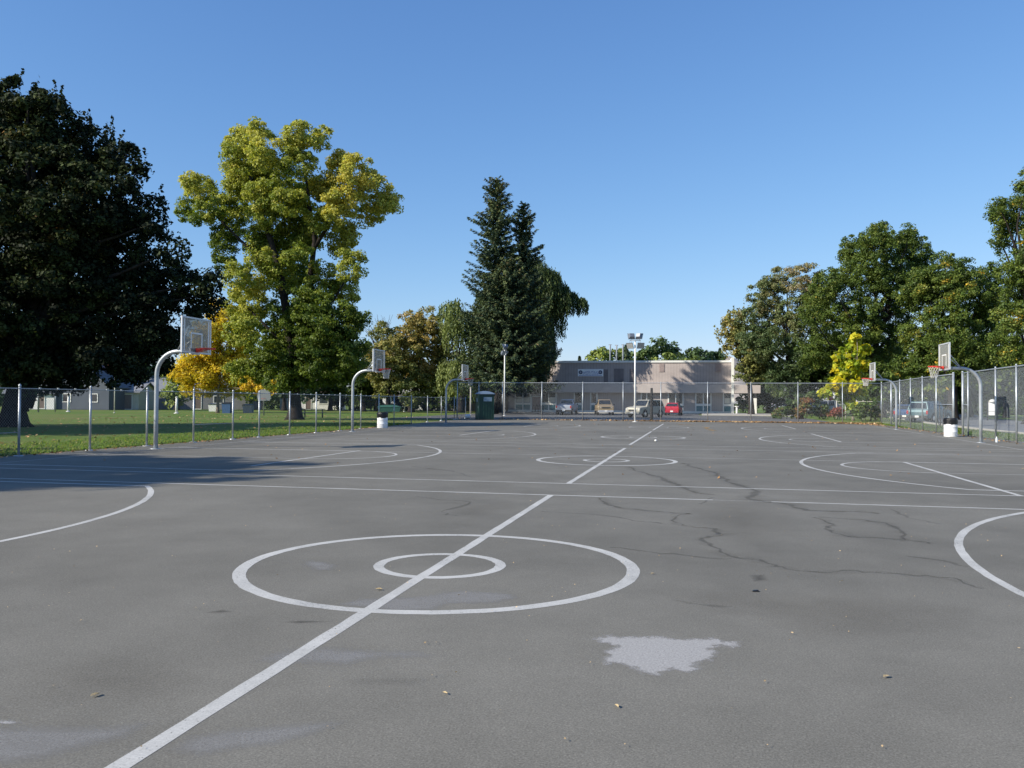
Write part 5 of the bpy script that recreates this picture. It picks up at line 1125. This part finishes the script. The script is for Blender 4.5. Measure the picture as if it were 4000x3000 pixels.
def hedge(label, pxa, pxb, depth, h, m_, hue, seed):
    rng = np.random.default_rng(seed); a = D(pxa, 1600, depth); b = D(pxb, 1600, depth); L = np.linalg.norm(b-a); n = max(3, int(L/1.4)); lob = []
    for k in range(n):
        c = a+(b-a)*(k+.5)/n; hh = h*rng.uniform(.75, 1.2); lob.append((np.array([c[0], c[1], hh*.5]), (1.2, 1.0, hh*.55), hue))
    o = np.array([a[0], a[1], 0]); t = thing('hedge', label, 'hedge', tuple(o)); P, N, H = clump_leaves(lob, rng, .55, 34, fill=.4); k = P[:, 2] > .02
    leaf_object('foliage', P[k], N[k], .26, H[k], m_, t, rng, 1.4, o)
    mb = MB()
    for l in lob: mb.tube([(l[0][0]-o[0], l[0][1]-o[1], 0), (l[0][0]-o[0], l[0][1]-o[1], l[0][2])], [.06, .02], 5)
    mb.build('stem', BARKD, t)
hedge('long dark hedge closing the lawn behind the barrel and goals', 1290, 1860, 133, 3.4, LM_GREEN, .05, 301)
hedge('dark hedge behind the street at the picture edge', 3380, 4150, 128, 2.6, LM_GREEN, .1, 302)
hedge('dim hedge far behind the dark maple trunk', -150, 700, 150, 3.2, LM_FAR, .05, 303)
hedge('dim hedge far behind the golden tree', 720, 1290, 142, 3.0, LM_GREEN, .1, 304)
# bare twiggy tree
rng = np.random.default_rng(5); b = D(1472, 1600, 124); b[2] = 0; t = thing('bare_tree', 'leafless twiggy tree poking above the olive tree', 'tree', tuple(b)); mb = MB()
mb.tube([(0, 0, 0), (0, 0, 6), (0, 0, 11)], [.25, .18, .1], 8)
for k in range(26):
    z = rng.uniform(8, 11); a = rng.uniform(0, 6.28); L = rng.uniform(2, 4.6); e = np.array([math.cos(a)*L*.5, math.sin(a)*L*.5, z+L*.85]); pts = limb(mb, (0, 0, z), e, .06, .015, rng, .08, 5)
    for q in range(3):
        j = pts[rng.integers(2, 6)]; limb(mb, j, j+np.array([rng.normal()*.6, rng.normal()*.6, rng.uniform(.5, 1.3)]), .025, .008, rng, .08, 4, 4)
mb.build('trunk', BARK, t)
# trees standing outside the picture on the lawn, whose shade falls on the near courts
def shade_tree(label, c, rads, seed, lobes):
    rng = np.random.default_rng(seed); b = np.array([c[0], c[1], -.03]); t = thing('maple_tree', label, 'tree', tuple(b), 0, 'maples along the lawn'); L = [(np.array(q[:3]), (q[3], q[3], q[3]*.9), .35) for q in lobes]
    P, N, H = clump_leaves(L, rng, .8, 60, fill=.3); leaf_object('crown', P, N, .27, H, LM_MAPLE, t, rng, 1.5, b)
    mb = MB(); mb.tube([(0, 0, 0), (0, 0, .5), (0, 0, 6), (0, 0, 11)], [.7, .5, .42, .2], 12)
    for l in L: limb(mb, (0, 0, 5), l[0]-b, .16, .03, rng, .06)
    mb.build('trunk', BARKD, t)
shade_tree('dark maple standing outside the picture beside the nearest court', (-30, -8), None, 401, [(-31, -8, 12.5, 5.2), (-28.8, -7.6, 14.0, 2.0), (-28.0, -5.6, 15.0, .9), (-28.4, -8.6, 13.6, 1.4), (-35, -5, 11.5, 5), (-30.2, -4.8, 14.4, 1.4), (-33.5, -9, 16, 2.4)])
shade_tree('second maple standing outside the picture behind the low fence', (-47, 12), None, 402, [(-47, 12, 11, 6.5), (-42, 15, 13, 4), (-52, 9, 11, 5), (-46, 17, 10, 4.5), (-47, 12, 16, 4)])
# ------------------------------------------------------------------ houses across the park
def house(label, px, base_y, depth, wd, dp, hw, hr, rz, wall, roofc, feats, name='house', cat='house', gable='x'):
    q = D(px, base_y, depth); t = thing(name, label, cat, (q[0], q[1], 0), rz)
    W2, D2 = wd/2, dp/2; m_ = MB()
    m_.box((0, 0, hw/2), (wd, dp, hw)); 
    if gable == 'x':
        for s in (-1, 1): m_.poly([(s*W2, -D2, hw), (s*W2, D2, hw), (s*W2, 0, hw+hr)])
    else:
        for s in (-1, 1): m_.poly([(-W2, s*D2, hw), (W2, s*D2, hw), (0, s*D2, hw+hr)])
    m_.build('wall', wall, t); o = .35; r_ = MB(); th = .12
    if gable == 'x':
        k = hr/D2
        for s in (-1, 1): r_.hexa([(-W2-o, s*(D2+o), hw-o*k), (W2+o, s*(D2+o), hw-o*k), (W2+o, 0, hw+hr), (-W2-o, 0, hw+hr)], [(-W2-o, s*(D2+o), hw-o*k+th), (W2+o, s*(D2+o), hw-o*k+th), (W2+o, 0, hw+hr+th), (-W2-o, 0, hw+hr+th)])
    else:
        k = hr/W2
        for s in (-1, 1): r_.hexa([(s*(W2+o), -D2-o, hw-o*k), (s*(W2+o), D2+o, hw-o*k), (0, D2+o, hw+hr), (0, -D2-o, hw+hr)], [(s*(W2+o), -D2-o, hw-o*k+th), (s*(W2+o), D2+o, hw-o*k+th), (0, D2+o, hw+hr+th), (0, -D2-o, hw+hr+th)])
    rf = r_.build('roof', roofc, t)
    for f in feats:
        kd, x, z, w_, h_ = f
        if kd == 'chimney': MB().box((x, 0, z), (w_, w_, h_)).build('chimney', BRICK, rf); continue
        fr = MB(); y = -D2-.03
        for (c, d) in (((x-w_/2, y, z), (.1, .08, h_+.1)), ((x+w_/2, y, z), (.1, .08, h_+.1)), ((x, y, z+h_/2), (w_-.1, .08, .1)), ((x, y, z-h_/2), (w_-.1, .08, .1))): fr.box(c, d)
        wo = fr.build(kd, WHITEP, t); MB().box((x, y+.02, z), (w_-.1, .03, h_-.1)).build('pane' if kd == 'window' else 'panel', WGLASS if kd == 'window' else mat('house_door', (.16, .12, .1), .5), wo)
    return t
BRICK = mat('chimney_brick', (.24, .11, .08), .9, 0, .2, 6)
SB = siding_mat('siding_blue_grey', (.085, .10, .125), .2, 2, .82); SW = siding_mat('siding_white', (.70, .70, .68), .2, 2, .85); SCR = siding_mat('siding_cream', (.58, .55, .45), .2, 2, .85); SGY = siding_mat('siding_grey', (.19, .19, .20), .2, 2, .84)
RG1 = mat('roof_grey', (.13, .14, .16), .9, 0, .15, 3); RG2 = mat('roof_pale', (.20, .21, .23), .85, 0, .12, 3); RG3 = mat('roof_brown', (.16, .12, .10), .9, 0, .15, 3)
fy = -YAW
house('grey blue house with a steep gable behind the lawn', 385, 1600, 120, 8.5, 8, 3.2, 3.4, YAW*-1-.15, SB, RG1, [('window', -2, 1.6, 1.2, 1.1), ('window', 2, 1.6, 1.2, 1.1), ('chimney', 1.5, 6.2, .6, 1.6)], gable='y')
house('cream garage with a pale roof beyond the lawn', 495, 1592, 122, 6.0, 6, 2.5, 1.3, fy, SCR, RG2, [('window', -1.9, 1.5, .6, 1.0), ('door', 1.0, 1.1, 2.2, 2.1)], 'garage', 'garage')
house('white shed partly hidden by the dark maple trunk', 148, 1595, 118, 6.6, 4, 2.3, 1.3, fy, SW, RG1, [('door', 1.6, 1.1, .9, 2.0), ('door', -.4, 1.1, .9, 2.0)], 'shed', 'shed')
house('grey long house behind the golden tree', 800, 1590, 132, 16, 8, 2.8, 2.2, fy+.1, SGY, RG2, [('window', -4, 1.5, 1.4, 1.1), ('window', 3, 1.5, 1.4, 1.1), ('door', 0, 1.1, 1.0, 2.1)])
house('small grey house peeking out under the maple crown', 590, 1592, 138, 9, 7, 2.8, 2.4, fy, SGY, RG1, [('window', -2, 1.5, 1.3, 1.0), ('window', 2, 1.5, 1.3, 1.0)])
house('white cottage behind the cottonwood trunk', 1225, 1588, 138, 9, 7, 2.7, 2.0, fy, SW, RG3, [('window', -2.5, 1.5, 1.4, 1.1), ('window', 2.4, 1.5, 1.4, 1.1), ('door', 0, 1.05, .9, 2.0)])
house('shaded grey shed beside the portable toilet', 1795, 1600, 140, 4.5, 5, 2.6, 2.4, fy, SGY, RG1, [('door', 0, 1.05, 1.0, 2.0)], 'shed', 'shed', gable='y')
house('dim grey house with a gabled roof in the far trees', 1640, 1596, 144, 12, 8, 2.7, 2.6, fy, SW, RG1, [('window', -3, 1.5, 1.3, 1.2), ('window', 0, 1.5, 1.3, 1.2), ('window', 3.2, 1.5, 1.3, 1.2)], gable='y')
house('pale house across the street behind the tall fence', 3570, 1600, 148, 13, 9, 3.0, 2.6, fy-.3, SCR, RG2, [('window', -3.5, 1.6, 1.5, 1.2), ('window', 3.2, 1.6, 1.5, 1.2), ('door', 0, 1.1, 1.0, 2.1)])
# ------------------------------------------------------------------ park furniture beyond the low fence
def fan_board(label, px, depth, zc, wd, h, gcol, gp):
    q = D(px, 1600, depth); t = thing('fan_backboard', label, 'basketball goal', (q[0], q[1], -.03), -YAW+.25, gp)
    MB().tube([(0, .5, 0), (0, .5, 2.6), (0, .3, zc-.1), (0, .06, zc)], .06, 10).build('pole', GALVD, t)
    pts = [(-wd/2, -h*.1), (-wd*.42, -h/2), (wd*.42, -h/2), (wd/2, -h*.1), (wd*.42, h*.35), (wd*.2, h/2), (-wd*.2, h/2), (-wd*.42, h*.35)]
    mb = MB(); n = len(pts); f = [(x, -.03, zc+z) for x, z in pts]; bk = [(x, .03, zc+z) for x, z in pts]; mb.poly(f); mb.poly(bk[::-1])
    for k in range(n): mb.quad(f[k], bk[k], bk[(k+1) % n], f[(k+1) % n])
    mb.build('backboard', gcol, t)
    MB().tube([(.22*math.cos(a), -.3+.22*math.sin(a), zc-h*.32) for a in np.linspace(0, 2*PI, 21)[:-1]], .012, 6, closed=True).build('rim', REDM, t)
    return t
PG = 'small white goals on the lawn'
FBM = mat('fan_board', (.42, .43, .43), .5, 0, .05, 4)
fan_board('fan shaped white goal on a pale pole beside the dark maple trunk', 146, 92, 2.75, 1.15, .85, FBM, PG)
fan_board('fan shaped white goal between the golden tree and the cottonwood', 1030, 84, 2.0, 1.3, 1.1, FBM, PG)
# orange playground arch
q = D(182, 1600, 96); t = thing('climbing_arch', 'orange curved climbing bar at the playground', 'play equipment', (q[0], q[1], 0), fy)
mb = MB(); mb.tube([(1.0*math.cos(a), 0, 2.6+1.0*math.sin(a)) for a in np.linspace(-.2, PI+.2, 20)], .07, 8); mb.build('arch', mat('play_orange', (.55, .22, .03), .4), t)
MB().tube([(-.98, 0, 2.45), (-.98, 0, 0)], .06, 8).build('leg', GALVD, t); MB().tube([(.98, 0, 2.45), (.98, 0, 0)], .06, 8).build('leg', GALVD, t)
# tall thin pole and small posts
def simple_post(label, px, by, ty, depth, r, m_, cap=None):
    q = D(px, by, depth); z1 = D(px, ty, depth)[2]; mb = MB(); mb.tube([(0, 0, -.1), (0, 0, z1*.5), (0, 0, z1)], [r, r*.95, r*.85], 10); mb.lathe((0, 0, z1), [(r*1.2, 0), (r*1.2, .05), (r*.4, .1)], 10)
    mb.lathe((0, 0, -.04), [(r*2, 0), (r*2, .06), (r*1.2, .1)], 10)
    tag(mb.build('post', m_), label, 'post').location = (q[0], q[1], 0)
simple_post('tall slim pale pole in front of the cream garage', 447, 1600, 1440, 92, .055, mat('pole_cream', (.6, .58, .5), .5))
simple_post('stubby white post beside the dark maple trunk', 267, 1596, 1548, 98, .13, WHITEP)
simple_post('white square marker post under the golden tree branches', 690, 1597, 1553, 92, .14, WHITEP)
simple_post('thin pale post by the far shed', 1838, 1606, 1515, 96, .09, mat('post_grey', (.42, .4, .37), .7))
simple_post('slim white post in the shade of the far row', 1580, 1596, 1560, 118, .09, WHITEP)
# blue and grey bins
def bin_(label, px, by, depth, m_, w_=.75, h_=1.15):
    q = D(px, by, depth); t = thing('wheeled_bin', label, 'bin', (q[0], q[1], -.03), fy)
    MB().box((0, 0, h_*.5), (w_*.85, w_*.85, h_), 0, 1.15).build('bin_body', m_, t); MB().hexa([(-w_*.52, -w_*.55, h_), (w_*.52, -w_*.55, h_), (w_*.52, w_*.52, h_), (-w_*.52, w_*.52, h_)], [(-w_*.45, -w_*.5, h_+.08), (w_*.45, -w_*.5, h_+.08), (w_*.45, w_*.5, h_+.14), (-w_*.45, w_*.5, h_+.14)]).build('lid', BLACK, t)
bin_('blue wheeled bin left of the golden tree trunk foot', 888, 1597, 96, mat('bin_blue', (.05, .11, .22), .5), 1.0, 1.1)
bin_('grey box bin in front of the lime green tree', 970, 1597, 100, mat('bin_grey', (.38, .38, .38), .6), 1.1, .9)
bin_('white cooler box near the golden tree', 835, 1596, 110, WHITEP, 1.1, .9)
# white globe and green tarpaulin heap
q = D(1513, 1563, 112); t = thing('satellite_dish', 'round white dish above the green skip', 'dish', (q[0], q[1], 0), fy)
MB().tube([(0, 0, 0), (0, 0, q[2])], .05, 8).build('post', GALVD, t); md = MB(); md.tube([(0, .18, q[2]), (0, .1, q[2]), (0, 0, q[2]), (0, -.06, q[2])], [.1, .45, .62, .62], 22); md.build('dish', DRUMW, t)
q = D(1523, 1600, 110); t = thing('skip', 'green waste skip standing by the far hedge', 'skip', (q[0], q[1], -.03), fy)
GSK = mat('skip_green', (.03, .10, .078), .5, 0, .12, 2)
MB().hexa([(-1.3, -.7, .1), (1.3, -.7, .1), (1.3, .7, .1), (-1.3, .7, .1)], [(-1.5, -.8, .7), (1.5, -.8, .7), (1.5, .8, .7), (-1.5, .8, .7)]).build('skip_body', GSK, t)
MB().hexa([(-1.55, -.85, .7), (1.55, -.85, .7), (1.55, .85, .7), (-1.55, .85, .7)], [(-1.2, -.5, .95), (.6, -.5, 1.02), (.6, .5, 1.02), (-1.2, .5, .95)]).build('tarpaulin', GSK, t)
# picnic table
q = D(1225, 1625, 74); t = thing('picnic_table', 'dark steel picnic table beside the cottonwood trunk', 'picnic table', (q[0], q[1], -.03), .4)
PT = mat('picnic_green', (.03, .05, .05), .5, 0, .1, 5)
MB().box((0, 0, .76), (2.0, .75, .05)).build('tabletop', PT, t)
for s in (-1, 1):
    MB().box((0, s*.75, .45), (2.0, .28, .045)).build('bench_seat', PT, t)
    MB().tube([(s*.75, -.85, 0), (s*.75, -.6, .43), (s*.75, -.2, .73), (s*.75, .2, .73), (s*.75, .6, .43), (s*.75, .85, 0)], .035, 8).build('leg', PT, t)
# notice board beyond the street
q = D(3877, 1617, 82); t = thing('notice_board', 'tall white board on dark posts beyond the tall fence', 'board', (q[0], q[1], 0), -.35)
MB().box((0, 0, 1.12), (.66, .08, 1.25)).build('board', DRUMW, t); MB().lathe((0, 0, 1.75), [(.33, 0), (.33, .1), (.2, .25), (.02, .3)], 4).build('hood', WHITEP, t); MB().box((0, -.045, .86), (.66, .02, .05)).build('rail', GALVD, t)
for s in (-1, 1): MB().box((s*.42, .02, .9), (.1, .1, 1.9)).build('post', BLACK, t)
# ------------------------------------------------------------------ hill
rng = np.random.default_rng(8); vs, fs = [], []; nx, ny = 60, 10
hc = D(2835, 1480, 900)
for j in range(ny):
    for i in range(nx):
        x = hc[0]-150+i*11; y = hc[1]-150+j*40; a = math.exp(-((x-hc[0])/42)**2)*math.exp(-((j-5)/3.2)**2); vs.append((x, y, -2+56*a+rng.uniform(-1, 1)*4*a))
for j in range(ny-1):
    for i in range(nx-1): fs.append((j*nx+i, j*nx+i+1, (j+1)*nx+i+1, (j+1)*nx+i))
me = bpy.data.meshes.new('hill'); me.from_pydata(vs, [], fs); me.polygons.foreach_set('use_smooth', [True]*len(fs)); me.materials.append(mat('dry_hill', (.40, .34, .28), .95, 0, .15, .02)); o = bpy.data.objects.new('hill', me); COL.objects.link(o); struct(o, 'bare tan hill far behind the trees')
# ------------------------------------------------------------------ fallen leaves and grass tufts
LITTER = leaf_mat('leaf_litter', [(0.0, (.22, .12, .05)), (.5, (.42, .24, .10)), (1.0, (.55, .40, .22))], .1)
rng = np.random.default_rng(14)
def flat_leaves(name, P, size, label, hue=None, kind='stuff', asp=1.3):
    n = len(P); N = np.tile((0, 0, 1.0), (n, 1))+rng.normal(size=(n, 3))*.35
    o = leaf_object(name, P, N, size, rng.uniform(0, 1, n) if hue is None else hue, LITTER, None, rng, asp); o['kind'] = kind; o['label'] = label; return o
n = 5200; x = rng.uniform(-14, 15.9, n); yb = 61.9-.02*(x+17); y = yb+rng.normal(size=n)*.28*(1+.5*np.sin(x*1.3)); k = rng.uniform(size=n) < np.clip((x+5)/8, .12, 1)
flat_leaves('leaf_litter', np.stack([x, y, .02+rng.uniform(0, .05, n)], -1)[k], .13, 'brown leaves blown along the foot of the far fence')
n = 700; x = rng.uniform(11, 15.6, n); y = rng.uniform(54, 61.3, n); k = (x-11)/4.6+(y-54)/7.3 > 1.25
flat_leaves('leaf_litter', np.stack([x, y, .02+0*x], -1)[k], .12, 'brown leaves gathered in the far court corner')
n = 420; y = rng.uniform(5, 45, n); x = np.where(y < 31, -14.9, -14.9-(y-31)*.055)+np.abs(rng.normal(size=n))*.16-.25
flat_leaves('leaf_litter', np.stack([x, y, .018+0*x], -1), .07, 'dry leaves along the low fence')
n = 1500; x = rng.uniform(-46, -16, n); y = rng.uniform(12, 70, n); k = x < -15.5-np.maximum(0, y-31)*.06
flat_leaves('leaf_litter', np.stack([x, y, -.005+0*x], -1)[k], .11, 'fallen leaves scattered over the lawn')
n = 260; y = rng.uniform(26, 58, n); x = 14.75+rng.normal(size=n)*.22
flat_leaves('leaf_litter', np.stack([x, y, .015+0*x], -1), .08, 'dry leaves along the tall fence')
n = 260; x = rng.uniform(-12, 12.5, n); y = rng.uniform(10, 60, n)
flat_leaves('leaf_litter', np.stack([x, y, .02+0*x], -1), .05, 'scattered leaf bits over the courts')
n = 420; x = rng.uniform(-6, 9, n); y = rng.uniform(-5, 7, n)
flat_leaves('leaf_litter', np.stack([x, y, .016+0*x], -1), .011, 'tiny pale chips on the nearest asphalt', np.full(n, .95))
SINGLE = [(1480, 2306+0, .032, 'brown curled leaf pair inside the nearest circle'), (372, 2721, .030, 'tan curled leaf at the near corner of the asphalt'), (1738, 2713, .02, 'small tan leaf below the nearest circle'), (3462, 2648, .028, 'pale broad leaf flat on the open asphalt'), (2408, 2764, .022, 'yellow narrow leaf below the pale spill'), (2549, 2244, .020, 'bright leaf fleck beside the nearest circle')]
for k, (x, y, s, lab) in enumerate(SINGLE):
    p = G(x, y); mb = MB(); a = k*1.3; rg = random.Random(k)
    P_ = [(math.cos(a)*s*u-math.sin(a)*s*v_, math.sin(a)*s*u+math.cos(a)*s*v_, .008+h*s) for u, v_, h in ((-1, 0, .1), (-.4, .42, .28), (.3, .45, .3), (1, .05, .05), (.35, -.4, .34), (-.45, -.36, .2), (0, 0, .06))]
    for i in range(6): mb.poly([P_[i], P_[(i+1) % 6], P_[6]])
    o = mb.build('fallen_leaf', mat('leaf_tan', (.50, .38, .20), .7, 0, .2, 60)); tag(o, lab, 'leaf', 'single leaves on the near asphalt').location = tuple(p)
p = G(2000+2103/2.212, 1600+1572/2.212); mb = MB(); mb.hexa([(-.026, -.022, 0), (.03, -.015, 0), (.026, .022, 0), (-.022, .026, 0)], [(-.015, -.015, .008), (.022, -.009, .012), (.015, .015, .01), (-.013, .015, .007)])
tag(mb.build('rubber_scrap', BLACK), 'small black scrap lying between the circle and the arc', 'scrap').location = (p[0], p[1], .004)
p = G(2000+1242/2.212, 1600+276/2.212); MBs = MB(); MBs.lathe((0, 0, 0), [(.03, 0), (.055, .02), (.05, .055), (.02, .075)], 8)
tag(MBs.build('paper_cup', WHITEP), 'crumpled white cup lying between the far centre circles', 'cup').location = (p[0], p[1], .004)
# grass tufts along the lawn edges (uncountable)
LM_GRASS = leaf_mat('grass_blade', [(0.0, (.08, .15, .018)), (.7, (.14, .235, .034)), (1.0, (.30, .27, .09))], .5)
n = 26000; y = rng.uniform(4, 46, n); x0 = np.where(y < 31, -15.3, -15.3-(y-31)*.055); x = x0-rng.uniform(0, 1, n)**1.6*4.5
P = np.stack([x, y, rng.uniform(.0, .05, n)], -1); N = rng.normal(size=(n, 3))*.5+np.array([-.5, -.4, .8])
o = leaf_object('grass', P, N, .04, rng.uniform(0, 1, n), LM_GRASS, None, rng, 2.6, (0, 0, 0), np.tile((0, 0, 1.0), (n, 1))); o['kind'] = 'stuff'; o['label'] = 'short lawn grass blades beside the low fence'
n = 9000; y = rng.uniform(22, 60, n); x = rng.uniform(15.2, 18, n); P = np.stack([x, y, rng.uniform(0, .06, n)], -1); N = rng.normal(size=(n, 3)); N[:, 2] *= .2
o = leaf_object('grass', P, N, .05, rng.uniform(.2, 1, n), LM_GRASS, None, rng, 2.6, (0, 0, 0), np.tile((0, 0, 1.0), (n, 1))); o['kind'] = 'stuff'; o['label'] = 'thin verge grass blades beyond the tall fence'
